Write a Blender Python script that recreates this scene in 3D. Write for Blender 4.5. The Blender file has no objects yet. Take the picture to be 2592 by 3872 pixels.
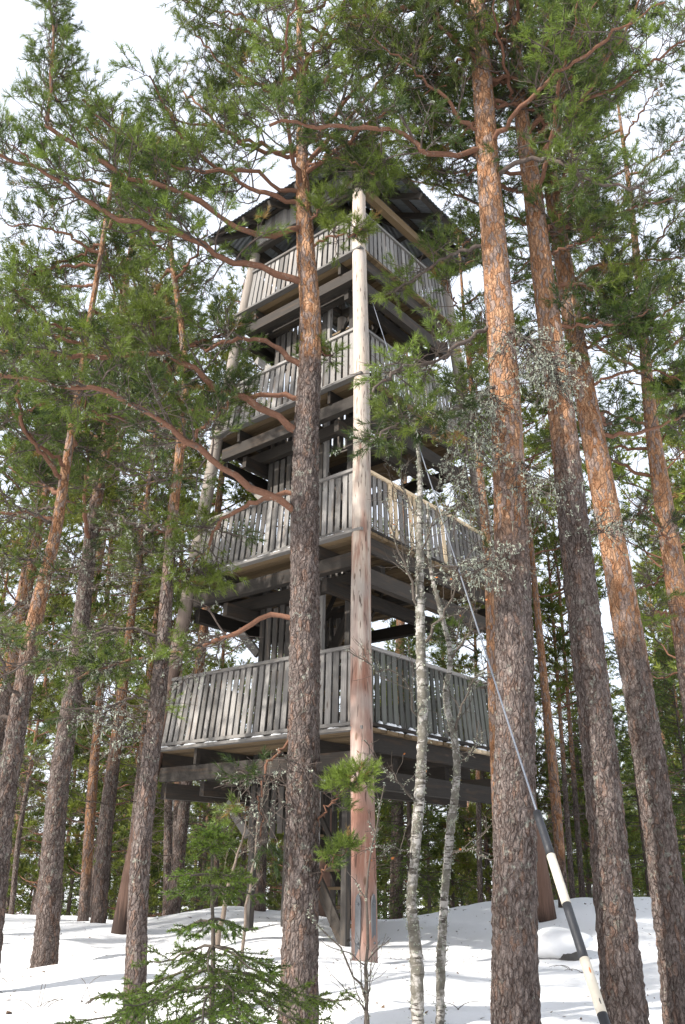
import bpy, math, random
import numpy as np
from mathutils import Matrix, Vector

# ------------------------------------------------------------------ camera, sky, sun, exposure
sc = bpy.context.scene
col = sc.collection
PITCH, ROLL = math.radians(23.026), math.radians(0.981)
cam_d = bpy.data.cameras.new('camera')
cam = bpy.data.objects.new('camera', cam_d)
col.objects.link(cam)
cam_d.sensor_fit = 'VERTICAL'
cam_d.sensor_height = 24.0
cam_d.lens = 24.0 * 3152 / 3872
cam_d.clip_start = 0.05
cam_d.clip_end = 4000
_r0 = Vector((1, 0, 0)); _u0 = Vector((0, -math.sin(PITCH), math.cos(PITCH))); _f = Vector((0, math.cos(PITCH), math.sin(PITCH)))
_r = _r0 * math.cos(ROLL) + _u0 * math.sin(ROLL)
_u = -_r0 * math.sin(ROLL) + _u0 * math.cos(ROLL)
cam.matrix_world = Matrix(((_r.x, _u.x, -_f.x, 0), (_r.y, _u.y, -_f.y, 0), (_r.z, _u.z, -_f.z, 0.87), (0, 0, 0, 1)))
sc.camera = cam

SUN_EL = math.radians(36)
SUN_DIR = Vector((-0.84, -0.54, 0)).normalized() * math.cos(SUN_EL) + Vector((0, 0, math.sin(SUN_EL)))
w = bpy.data.worlds.new('World')
sc.world = w
w.use_nodes = True
wn = w.node_tree
bg = wn.nodes['Background']
sky = wn.nodes.new('ShaderNodeTexSky')
sky.sky_type = 'NISHITA'
sky.sun_disc = False
sky.sun_elevation = SUN_EL
sky.sun_rotation = math.atan2(SUN_DIR.x, SUN_DIR.y)
sky.air_density = 1.0
sky.dust_density = 3.0
sky.ozone_density = 1.0
# thin bright high cloud veil over the whole sky
veil = wn.nodes.new('ShaderNodeMix'); veil.data_type = 'RGBA'
veil.inputs[0].default_value = 0.5
veil.inputs[7].default_value = (12.6, 13.2, 14.4, 1)
wn.links.new(sky.outputs[0], veil.inputs[6])
wn.links.new(veil.outputs[2], bg.inputs[0])
bg.inputs[1].default_value = 0.108
sun_d = bpy.data.lights.new('sun', 'SUN')
sun_d.energy = 5.0
sun_d.angle = math.radians(1.2)
sun_d.color = (1.0, 0.95, 0.87)
sun = bpy.data.objects.new('sun', sun_d)
col.objects.link(sun)
sun.rotation_euler = SUN_DIR.to_track_quat('Z', 'Y').to_euler()
sc.view_settings.view_transform = 'Standard'
sc.view_settings.look = 'None'
sc.view_settings.gamma = 1
sc.view_settings.use_curve_mapping = False
sc.view_settings.exposure = 0.72
sc.cycles.max_bounces = 4
sc.cycles.diffuse_bounces = 2
sc.cycles.transparent_max_bounces = 4

# ------------------------------------------------------------------ materials
class NT:
    def __init__(s, name):
        s.m = bpy.data.materials.new(name); s.m.use_nodes = True
        s.t = s.m.node_tree; s.b = s.t.nodes['Principled BSDF']; s.out = s.t.nodes['Material Output']
    def n(s, typ, **kw):
        nd = s.t.nodes.new(typ)
        for k, v in kw.items():
            if k.startswith('i_'):
                key = k[2:]; key = int(key) if key.isdigit() else key.replace('_', ' ')
                s.set(nd.inputs[key], v)
            else: setattr(nd, k, v)
        return nd
    def set(s, inp, v):
        if isinstance(v, bpy.types.NodeSocket): s.t.links.new(v, inp)
        elif isinstance(v, tuple) and inp.type == 'RGBA' and len(v) == 3: inp.default_value = (*v, 1)
        else: inp.default_value = v
    def mix(s, f, a, b, blend='MIX'):
        nd = s.t.nodes.new('ShaderNodeMix'); nd.data_type = 'RGBA'; nd.blend_type = blend
        s.set(nd.inputs[0], f); s.set(nd.inputs[6], a); s.set(nd.inputs[7], b)
        return nd.outputs[2]
    def math(s, op, a, b=0.0, clamp=False):
        nd = s.t.nodes.new('ShaderNodeMath'); nd.operation = op; nd.use_clamp = clamp
        s.set(nd.inputs[0], a); s.set(nd.inputs[1], b); return nd.outputs[0]
    def ramp(s, f, lo, hi):
        nd = s.t.nodes.new('ShaderNodeMapRange'); nd.interpolation_type = 'SMOOTHSTEP'
        s.set(nd.inputs[0], f); nd.inputs[1].default_value = lo; nd.inputs[2].default_value = hi
        return nd.outputs[0]
    def noise(s, vec, scale, detail=3, rough=.6):
        return s.n('ShaderNodeTexNoise', i_Vector=vec, i_Scale=scale, i_Detail=detail, i_Roughness=rough).outputs[0]
    def attr(s, name):
        return s.n('ShaderNodeAttribute', attribute_name=name).outputs['Fac']
    def obj(s): return s.n('ShaderNodeTexCoord').outputs['Object']
    def scale(s, v, xyz):
        return s.n('ShaderNodeMapping', i_Vector=v, i_Scale=xyz).outputs[0]
    def rand(s): return s.n('ShaderNodeObjectInfo').outputs['Random']
    def bump(s, h, strength, dist):
        s.set(s.b.inputs['Normal'], s.n('ShaderNodeBump', i_Height=h, i_Strength=strength, i_Distance=dist).outputs[0])
    def base(s, c, rough=.85, spec=.25):
        s.set(s.b.inputs['Base Color'], c); s.b.inputs['Roughness'].default_value = rough
        s.b.inputs['Specular IOR Level'].default_value = spec
    def translucent(s, c, f):
        tr = s.n('ShaderNodeBsdfTranslucent'); s.set(tr.inputs[0], c)
        mx = s.n('ShaderNodeMixShader'); mx.inputs[0].default_value = f
        s.t.links.new(s.b.outputs[0], mx.inputs[1]); s.t.links.new(tr.outputs[0], mx.inputs[2])
        s.t.links.new(mx.outputs[0], s.out.inputs[0])

M = {}
def m_snow():
    k = NT('snow'); o = k.obj()
    big = k.noise(o, 0.7, 3); fine = k.noise(o, 9, 5, .7)
    dirt = k.ramp(k.noise(o, 26, 4, .75), .70, .80)
    c = k.mix(k.math('MULTIPLY', dirt, .35), (.89, .90, .92), (.42, .37, .31))
    k.base(c, .55, .3)
    h = k.math('ADD', k.math('MULTIPLY', big, .6), k.math('MULTIPLY', fine, .25))
    k.bump(h, .55, .06)
    M['snow'] = k.m
def m_bark():
    k = NT('pine_bark'); o = k.obj()
    hf = k.attr('hf'); cell = k.attr('cell'); crk = k.attr('crk')
    st = k.scale(o, (1, 1, .35))
    wob = k.n('ShaderNodeTexNoise', i_Vector=o, i_Scale=9.0, i_Detail=3.0).outputs[1]
    wv = k.n('ShaderNodeVectorMath', operation='MULTIPLY_ADD', i_0=wob, i_1=(.07, .07, .09), i_2=o).outputs[0]
    sv = k.scale(wv, (1, 1, .30))
    ve = k.n('ShaderNodeTexVoronoi', feature='DISTANCE_TO_EDGE', i_Vector=sv, i_Scale=36.0).outputs['Distance']
    vc = k.n('ShaderNodeSeparateXYZ', i_0=k.n('ShaderNodeTexVoronoi', i_Vector=sv, i_Scale=36.0).outputs['Color']).outputs
    ve2 = k.n('ShaderNodeTexVoronoi', feature='DISTANCE_TO_EDGE', i_Vector=k.scale(wv, (1, 1, .6)), i_Scale=62.0).outputs['Distance']
    nz = k.noise(st, 22, 5, .7); n2 = k.noise(o, 3.2, 3); n3 = k.noise(st, 90, 4, .75)
    low = k.mix(vc[0], (.100, .077, .068), (.178, .142, .128))
    low = k.mix(k.math('MULTIPLY', k.ramp(vc[1], .82, .9), .45), low, (.22, .115, .07))
    low = k.mix(k.math('MULTIPLY', k.ramp(n3, .42, .70), .6), low, (.28, .24, .222))
    low = k.mix(k.math('MULTIPLY', k.ramp(nz, .48, .68), .65), low, (.058, .043, .037))
    hi = k.mix(vc[0], (.27, .125, .06), (.45, .265, .16))
    hi = k.mix(k.math('MULTIPLY', k.ramp(vc[1], .62, .72), .8), hi, (.27, .215, .195))
    hi = k.mix(k.math('MULTIPLY', k.ramp(n3, .5, .75), .4), hi, (.52, .36, .25))
    hi = k.mix(k.math('MULTIPLY', k.ramp(nz, .56, .72), .7), hi, (.15, .066, .038))
    f = k.ramp(k.math('ADD', hf, k.math('MULTIPLY', k.math('SUBTRACT', n2, .5), 1.1)), .28, .72)
    c = k.mix(f, low, hi)
    gap = k.math('SUBTRACT', 1.0, k.ramp(ve, .0, .16))
    gap = k.math('MULTIPLY', gap, k.ramp(k.noise(st, 17, 4, .7), .36, .62))
    gap = k.math('MULTIPLY', gap, k.math('SUBTRACT', .85, k.math('MULTIPLY', f, .35)))
    c = k.mix(gap, c, (.048, .030, .024))
    li = k.math('MULTIPLY', k.ramp(k.noise(o, 16, 6, .78), .55, .64), k.ramp(k.noise(o, 1.9, 3), .40, .60))
    li = k.math('MULTIPLY', li, k.math('SUBTRACT', 1.0, k.math('MULTIPLY', f, .75)))
    c = k.mix(k.math('MULTIPLY', li, .8), c, (.30, .31, .262))
    k.base(c, .9, .12)
    h = k.math('ADD', k.math('MULTIPLY', k.ramp(ve, .0, .22), 1.0), k.math('MULTIPLY', k.ramp(ve2, .0, .25), .3))
    k.bump(k.math('ADD', h, k.math('MULTIPLY', n3, .5)), 1.0, .016)
    M['bark'] = k.m
def m_simplebark(name, lo, hi):
    k = NT(name); o = k.obj(); hf = k.attr('hf')
    st = k.scale(o, (1, 1, .25)); nz = k.noise(st, 14, 4, .7)
    n2 = k.noise(o, 2, 2)
    a = k.mix(nz, tuple(x * .55 for x in lo), tuple(x * 1.45 for x in lo)); b = k.mix(nz, tuple(x * .6 for x in hi), tuple(x * 1.35 for x in hi))
    f = k.ramp(k.math('ADD', hf, k.math('MULTIPLY', k.math('SUBTRACT', n2, .5), .8)), .3, .75)
    c = k.mix(f, a, b)
    li = k.ramp(k.noise(o, 9, 5, .75), .58, .66)
    c = k.mix(k.math('MULTIPLY', li, .45), c, (.30, .30, .26))
    k.base(c, .92, .12); k.bump(nz, .8, .02)
    M[name] = k.m
def m_limb():
    k = NT('limb_bark'); o = k.obj()
    nz = k.noise(o, 34, 6, .8); n2 = k.noise(o, 11, 4, .7)
    a = k.attr('hf')
    c = k.mix(nz, (.085, .040, .027), (.265, .140, .092))
    g = k.mix(nz, (.055, .043, .036), (.15, .12, .105))
    c = k.mix(k.ramp(k.math('ADD', k.math('MULTIPLY', a, .8), k.math('MULTIPLY', k.math('SUBTRACT', n2, .5), 1.6)), .38, .66), g, c)
    li = k.ramp(k.noise(o, 17, 5, .75), .60, .67)
    c = k.mix(k.math('MULTIPLY', li, .6), c, (.25, .26, .22))
    k.base(c, .9, .12); k.bump(nz, 1.0, .014)
    M['limb'] = k.m
def m_needles(name, dark, light, trans):
    k = NT(name); t = k.attr('tone'); r = k.rand()
    c = k.mix(t, dark, light)
    c = k.mix(k.ramp(t, 1.1, 1.3), c, (.22, .13, .045))
    hs = k.n('ShaderNodeHueSaturation', i_Color=c)
    k.set(hs.inputs['Value'], k.math('ADD', .85, k.math('MULTIPLY', r, .3)))
    k.set(hs.inputs['Hue'], k.math('ADD', .488, k.math('MULTIPLY', r, .02)))
    k.base(hs.outputs[0], .5, .35)
    k.translucent(k.mix(.4, hs.outputs[0], (.22, .28, .03)), trans)
    M[name] = k.m
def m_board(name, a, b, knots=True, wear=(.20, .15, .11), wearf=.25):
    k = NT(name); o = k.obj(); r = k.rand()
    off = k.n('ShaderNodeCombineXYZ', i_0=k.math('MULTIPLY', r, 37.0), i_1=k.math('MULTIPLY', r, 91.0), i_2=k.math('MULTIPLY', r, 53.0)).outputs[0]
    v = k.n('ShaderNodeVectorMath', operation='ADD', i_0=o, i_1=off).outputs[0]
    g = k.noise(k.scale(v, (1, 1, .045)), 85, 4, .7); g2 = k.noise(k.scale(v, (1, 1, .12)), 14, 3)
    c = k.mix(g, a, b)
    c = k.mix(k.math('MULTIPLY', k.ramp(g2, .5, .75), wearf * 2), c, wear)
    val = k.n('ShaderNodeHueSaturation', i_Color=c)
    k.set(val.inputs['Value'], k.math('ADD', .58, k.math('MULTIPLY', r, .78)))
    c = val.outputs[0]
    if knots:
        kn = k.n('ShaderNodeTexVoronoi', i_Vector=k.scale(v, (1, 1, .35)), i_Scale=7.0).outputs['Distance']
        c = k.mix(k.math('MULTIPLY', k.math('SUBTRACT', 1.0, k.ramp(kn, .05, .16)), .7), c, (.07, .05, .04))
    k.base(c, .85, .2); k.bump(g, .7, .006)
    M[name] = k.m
def m_post():
    k = NT('log_post'); o = k.obj()
    z = k.n('ShaderNodeSeparateXYZ', i_0=o).outputs[2]
    g = k.noise(k.scale(o, (1, 1, .03)), 55, 4, .7); g2 = k.noise(k.scale(o, (1, 1, .05)), 11, 3); n3 = k.noise(o, 1.2, 2)
    pale = k.mix(g, (.36, .285, .23), (.62, .54, .465))
    red = k.mix(g, (.15, .062, .040), (.36, .20, .15))
    f = k.math('ADD', k.math('MULTIPLY', g2, 1.25), k.math('MULTIPLY', z, .075))
    c = k.mix(k.ramp(f, .74, 1.18), red, pale)
    c = k.mix(k.math('MULTIPLY', k.ramp(n3, .42, .68), .6), c, k.mix(g, (.25, .225, .205), (.50, .46, .43)))
    kn = k.n('ShaderNodeTexVoronoi', i_Vector=k.scale(o, (1, 1, .4)), i_Scale=4.5).outputs['Distance']
    c = k.mix(k.math('MULTIPLY', k.math('SUBTRACT', 1.0, k.ramp(kn, .06, .12)), .75), c, (.11, .065, .04))
    crack = k.ramp(k.noise(k.scale(o, (1, 1, .025)), 34, 2), .62, .66)
    c = k.mix(k.math('MULTIPLY', crack, .8), c, (.07, .04, .03))
    k.base(c, .8, .2); k.bump(k.math('SUBTRACT', g, k.math('MULTIPLY', crack, .8)), .7, .012)
    M['post'] = k.m
    k2 = NT('tarred_post'); o = k2.obj()
    z = k2.n('ShaderNodeSeparateXYZ', i_0=o).outputs[2]
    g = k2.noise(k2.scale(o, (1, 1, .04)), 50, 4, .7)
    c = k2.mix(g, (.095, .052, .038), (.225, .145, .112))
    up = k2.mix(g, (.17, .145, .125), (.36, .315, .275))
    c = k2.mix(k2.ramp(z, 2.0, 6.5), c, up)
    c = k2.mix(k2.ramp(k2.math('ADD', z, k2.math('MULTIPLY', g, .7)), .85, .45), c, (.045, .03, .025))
    k2.base(c, .85, .2); k2.bump(g, .7, .01)
    M['post2'] = k2.m
def m_birch():
    k = NT('birch_bark'); o = k.obj()
    n1 = k.noise(k.scale(o, (1, 1, 5)), 7, 4, .7); n2 = k.noise(o, 9, 5, .7); n3 = k.noise(o, 28, 4, .7)
    c = k.mix(n3, (.20, .185, .168), (.50, .475, .445))
    c = k.mix(k.ramp(n1, .52, .58), c, (.06, .05, .043))
    c = k.mix(k.math('MULTIPLY', k.ramp(n2, .43, .54), .92), c, (.115, .105, .085))
    c = k.mix(k.math('MULTIPLY', k.ramp(n2, .60, .68), .8), c, (.31, .315, .24))
    k.base(c, .8, .2); k.bump(n2, .7, .012)
    M['birch'] = k.m
def plain(name, c, rough=.8, metal=0., spec=.3, var=.3, sc_=20):
    k = NT(name); o = k.obj(); n = k.noise(o, sc_, 4, .65)
    k.base(k.mix(n, tuple(x * (1 - var) for x in c), tuple(min(1, x * (1 + var)) for x in c)), rough, spec)
    k.b.inputs['Metallic'].default_value = metal
    k.bump(n, .35, .006)
    M[name] = k.m
m_snow(); m_bark(); m_limb(); m_post(); m_birch()
m_simplebark('bark_far', (.095, .073, .063), (.235, .118, .066))
m_needles('needles', (.014, .034, .008), (.150, .205, .032), .22)
m_needles('needles_far', (.045, .074, .013), (.225, .255, .042), .28)
m_needles('spruce_near', (.032, .070, .010), (.135, .205, .026), .25)
m_needles('spruce_far', (.036, .070, .014), (.125, .175, .032), .24)
m_board('board', (.088, .083, .079), (.335, .318, .302))
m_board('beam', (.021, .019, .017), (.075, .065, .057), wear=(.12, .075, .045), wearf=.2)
m_board('darkboard', (.045, .047, .042), (.165, .165, .150), wear=(.09, .10, .065))
m_board('newboard', (.50, .385, .25), (.66, .53, .37), wearf=.05)
m_board('underplank', (.10, .068, .037), (.215, .152, .088), wear=(.2, .16, .12), wearf=.3)
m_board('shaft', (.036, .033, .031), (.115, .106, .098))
plain('steel', (.13, .135, .145), .6, .6, .5, .25)
plain('cable_steel', (.26, .28, .32), .45, .7, .5, .25, 120)
plain('black_plastic', (.022, .023, .027), .5, 0, .4, .35, 30)
plain('white_plastic', (.47, .43, .36), .6, 0, .3, .28, 18)
plain('roof_tin', (.19, .205, .225), .55, .55, .5, .22, 6)
plain('lichen', (.29, .31, .25), .95, 0, .1, .25, 60)
plain('twig', (.09, .075, .063), .9, 0, .15, .4, 40)
plain('deadtwig', (.17, .135, .11), .9, 0, .15, .4, 40)
plain('rock', (.10, .095, .09), .9, 0, .2, .4, 12)
plain('withered', (.42, .15, .05), .8, 0, .2, .4, 40)
plain('litter', (.16, .11, .075), .95, 0, .1, .4, 40)
plain('moss', (.22, .25, .09), .95, 0, .1, .4, 40)

# ------------------------------------------------------------------ mesh helpers
def build_mesh(name, V, Q=None, T=None, attrs=None, smooth=True):
    me = bpy.data.meshes.new(name)
    V = np.asarray(V, np.float32)
    parts = []
    if Q is not None and len(Q): parts.append(np.asarray(Q, np.int32))
    if T is not None and len(T): parts.append(np.asarray(T, np.int32))
    me.vertices.add(len(V)); me.vertices.foreach_set('co', V.ravel())
    loops = np.concatenate([p.ravel() for p in parts])
    tot = np.concatenate([np.full(len(p), p.shape[1], np.int32) for p in parts])
    start = np.concatenate([[0], np.cumsum(tot)[:-1]]).astype(np.int32)
    me.loops.add(len(loops)); me.loops.foreach_set('vertex_index', loops)
    me.polygons.add(len(tot)); me.polygons.foreach_set('loop_start', start); me.polygons.foreach_set('loop_total', tot)
    me.polygons.foreach_set('use_smooth', np.full(len(tot), smooth))
    for k, a in (attrs or {}).items():
        at = me.attributes.new(k, 'FLOAT', 'POINT'); at.data.foreach_set('value', np.asarray(a, np.float32))
    me.update(calc_edges=True)
    return me
def obj(name, me, mat=None, parent=None, loc=None, label=None, cat=None, group=None, kind=None):
    o = bpy.data.objects.new(name, me); col.objects.link(o)
    if mat is not None and me is not None and not me.materials: me.materials.append(M[mat])
    if parent is not None: o.parent = parent
    if loc is not None: o.location = loc
    if label: o['label'] = label
    if cat: o['category'] = cat
    if group: o['group'] = group
    if kind: o['kind'] = kind
    return o
def empty(name, loc, **kw):
    o = obj(name, None, loc=loc, **kw); o.empty_display_size = .2
    return o
def norm(v): return v / (np.linalg.norm(v, axis=-1, keepdims=True) + 1e-9)
UP = np.array([0., 0, 1])
def tubes(P, R, S):
    """P (N,K,3), R (N,K): open tubes with S sides."""
    N, K, _ = P.shape
    t = norm(np.gradient(P, axis=1))
    mean = np.abs(norm(P[:, -1] - P[:, 0]))
    ref = np.eye(3)[np.argmin(mean, axis=1)][:, None, :]
    n1 = norm(np.cross(t, ref)); n2 = np.cross(t, n1)
    a = np.arange(S) * 2 * math.pi / S
    V = P[:, :, None, :] + R[:, :, None, None] * (n1[:, :, None, :] * np.cos(a)[None, None, :, None] + n2[:, :, None, :] * np.sin(a)[None, None, :, None])
    idx = np.arange(N * K * S).reshape(N, K, S)
    A = idx[:, :-1, :]; B = np.roll(A, -1, axis=2); D = idx[:, 1:, :]; C = np.roll(D, -1, axis=2)
    Q = np.stack([A, B, C, D], -1).reshape(-1, 4)
    return V.reshape(-1, 3), Q
def merge(items):
    Vs, Qs, off = [], [], 0
    for V, Q in items:
        Vs.append(V); Qs.append(Q + off); off += len(V)
    return np.concatenate(Vs), np.concatenate(Qs)
def resample(pts, K, jit=0., rng=None):
    pts = np.asarray(pts, float)
    d = np.concatenate([[0], np.cumsum(np.linalg.norm(np.diff(pts, axis=0), axis=1))])
    s = np.linspace(0, d[-1], K)
    # smooth (Catmull-like) by densifying with cubic hermite
    tang = np.gradient(pts, d, axis=0)
    i = np.clip(np.searchsorted(d, s, side='right') - 1, 0, len(d) - 2)
    h = (d[i + 1] - d[i]); u = ((s - d[i]) / h)[:, None]; h = h[:, None]
    out = (2*u**3 - 3*u**2 + 1) * pts[i] + (u**3 - 2*u**2 + u) * h * tang[i] + (-2*u**3 + 3*u**2) * pts[i+1] + (u**3 - u**2) * h * tang[i+1]
    if jit and rng is not None:
        j = rng.normal(0, jit, out.shape); j[0] = 0; out = out + j
    return out
BOX_Q = np.array([[0, 3, 2, 1], [4, 5, 6, 7], [0, 1, 5, 4], [1, 2, 6, 5], [2, 3, 7, 6], [3, 0, 4, 7]])
_box = {}
def box_mesh(w_, h_, l_, mat, name='board'):
    """a board: width along X, thickness along Y, length along Z from 0 to l; slightly uneven"""
    key = (round(w_, 3), round(h_, 3), round(l_, 2), mat)
    if key not in _box:
        V = np.array([[sx * w_ / 2, sy * h_ / 2, z] for z in (0, l_) for sx, sy in ((-1, -1), (1, -1), (1, 1), (-1, 1))])
        me = build_mesh(name, V, BOX_Q, smooth=False); me.materials.append(M[mat]); _box[key] = me
    return _box[key]
def frame_matrix(p0, p1, side):
    z = Vector(p1) - Vector(p0); z.normalize()
    x = Vector(side); x = (x - z * x.dot(z)).normalized()
    y = z.cross(x)
    return Matrix(((x.x, y.x, z.x, p0[0]), (x.y, y.y, z.y, p0[1]), (x.z, y.z, z.z, p0[2]), (0, 0, 0, 1)))
def beam(name, parent, p0, p1, w_, h_, side, mat, **kw):
    """piece from p0 to p1; w_ measured along side"""
    l_ = (Vector(p1) - Vector(p0)).length
    o = obj(name, box_mesh(w_, h_, l_, mat, name), None, parent, **kw)
    o.matrix_basis = frame_matrix(p0, p1, side)
    return o

# ------------------------------------------------------------------ snow ground
def sstep(x, a, b):
    t = np.clip((x - a) / (b - a), 0, 1); return t * t * (3 - 2 * t)
_rg = np.random.default_rng(5)
_W = [(f * math.cos(a), f * math.sin(a), p, am) for f, a, p, am in
      [(2 * math.pi / l, _rg.uniform(0, 6.28), _rg.uniform(0, 6.28), am) for l, am in
       ((9, .05), (6, .045), (4.2, .035), (3.1, .03), (2.2, .02), (1.5, .014), (1.1, .010), (.8, .008), (.55, .005), (.4, .004))]]
WELLS = [(-.24, 6.5, .34, .10), (1.13, 6.0, .38, .11), (1.91, 6.3, .36, .10), (2.53, 7.0, .33, .1), (-1.45, 7.0, .25, .08), (-3.14, 10.2, .50, .16), (-3.55, 10.0, .5, .05), (.25, 10.3, .5, .06), (.57, 6.8, .2, .05), (.8, 7, .18, .05)]
def ground(x, y, fine=True):
    x = np.asarray(x, float); y = np.asarray(y, float)
    z = -.75 + .078 * np.minimum(y, 9.6)
    z = z + .33 * sstep(x, .3, 4.5) * sstep(y, 10.2, 14.5) - .08 * sstep(y, 10.2, 11.6) * (1 - sstep(y, 12, 14)) * (1 - sstep(x, 1, 3))
    z = z + .06 * sstep(y, 12.5, 15.2)
    z = z - .11 * np.clip(y - 15.6, 0, 90) * sstep(y, 15.0, 18)
    z = z - .06 * sstep(-x, 3, 8) * sstep(y, 6, 12)
    if fine:
        am = .95 * (1 - .6 * sstep(y, 30, 80))
        for fx, fy, p, a in _W: z = z + a * am * np.sin(fx * x + fy * y + p)
        for wx, wy, r, dpt in WELLS: z = z - 1.5 * dpt * np.exp(-((x - wx) ** 2 + (y - wy) ** 2) / r ** 2)
    return z
xs = np.concatenate([-np.geomspace(900, 9.2, 26), np.linspace(-9, 9, 170), np.geomspace(9.2, 900, 26)])
ys = np.concatenate([-np.geomspace(300, 2.2, 14), np.linspace(-2, 19, 180), np.geomspace(19.3, 1500, 44)])
X, Y = np.meshgrid(xs, ys)
Z = ground(X, Y)
V = np.stack([X, Y, Z], -1).reshape(-1, 3)
I = np.arange(len(V)).reshape(X.shape)
Q = np.stack([I[:-1, :-1], I[:-1, 1:], I[1:, 1:], I[1:, :-1]], -1).reshape(-1, 4)
obj('snow_ground', build_mesh('snow_ground', V, Q), 'snow', kind='structure')
def gz(x, y): return float(ground(x, y))

# ------------------------------------------------------------------ observation tower
rnd = random.Random(11)
YAW = math.radians(4.694 - 45)
tower = empty('observation_tower', (.057, 13.12, 0), label='tall weathered grey wooden observation tower with four railed platforms and a tin roof', cat='tower')
tower.rotation_euler = (0, 0, YAW)
FLOORS = [2.387, 5.061, 7.690, 10.287]
RAILH = [1.10, 1.064, 1.03, 1.013]
def A(z): return 1.974 - .0707 * (z - 2.387)
def log_post(sx, sy, z0, z1, r0, r1, seed, mat, label=None):
    rng = np.random.default_rng(seed); K, S = 70, 24
    z = np.linspace(z0, z1, K); th = np.arange(S) * 2 * math.pi / S
    rr = np.linspace(r0, r1, K)[:, None] * (1 + .025 * np.sin(th * 2 + rng.uniform(0, 6))[None] + .012 * np.sin(th[None] * 3 + z[:, None] * 1.3) + rng.normal(0, .004, (K, S)))
    cx = sx * A(z) + .012 * np.sin(z * .9 + seed); cy = sy * A(z) + .012 * np.cos(z * .8 + seed)
    V = np.stack([cx[:, None] + rr * np.cos(th), cy[:, None] + rr * np.sin(th), np.repeat(z[:, None], S, 1)], -1).reshape(-1, 3)
    idx = np.arange(K * S).reshape(K, S); a = idx[:-1]; d = idx[1:]
    Q = np.stack([a, np.roll(a, -1, 1), np.roll(d, -1, 1), d], -1).reshape(-1, 4)
    V = np.vstack([V, [[cx[-1], cy[-1], z1 + .01]]])
    T = np.stack([idx[-1], np.roll(idx[-1], -1), np.full(S, len(V) - 1)], -1)
    return obj('log_post', build_mesh('log_post', V, Q, T), mat, tower, label=label)
pF = log_post(1, -1, -.35, 11.77, .148, .116, 1, 'post', 'pale round front post with red brown streaks')
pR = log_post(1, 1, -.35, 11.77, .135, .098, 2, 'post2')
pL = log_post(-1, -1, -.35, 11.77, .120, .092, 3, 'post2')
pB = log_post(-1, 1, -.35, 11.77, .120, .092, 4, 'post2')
# steel foot straps on the front post
def strap(ang):
    n = 10; V, Q = [], []
    prof = [(-.032, -.15), (-.032, .52), (-.018, .575), (0, .60), (.018, .575), (.032, .52), (.032, -.15)]
    c = np.array([math.cos(ang), math.sin(ang), 0]); t = np.array([-math.sin(ang), math.cos(ang), 0])
    base = np.array([A(.2), -A(.2), 0])
    for dr in (.140, .158):
        for u, z in prof: V.append(base + c * dr + t * u + UP * z)
    k = len(prof)
    faces = [[i, (i + 1) % k, (i + 1) % k + k, i + k] for i in range(k)]
    me = bpy.data.meshes.new('metal_strap'); me.from_pydata([tuple(v) for v in V], [], faces + [list(range(k - 1, -1, -1)), list(range(k, 2 * k))]); me.update()
    o = obj('metal_strap', me, 'steel', pF)
    for zz in (.50, .12):
        p = base + c * .158 + UP * zz
        P = np.array([[p, p + c * .014]]); v, q = tubes(P, np.full((1, 2), .013), 8)
        v = np.vstack([v, [p + c * .017]]); tt = [[8 + i, 8 + (i + 1) % 8, 16] for i in range(8)]
        b = obj('bolt', build_mesh('bolt', v, q, tt), 'steel', pF)
LOCAL_CAM = math.radians(-90) - YAW   # direction towards the viewer in tower axes
strap(LOCAL_CAM - .42); strap(LOCAL_CAM + .80)

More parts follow.
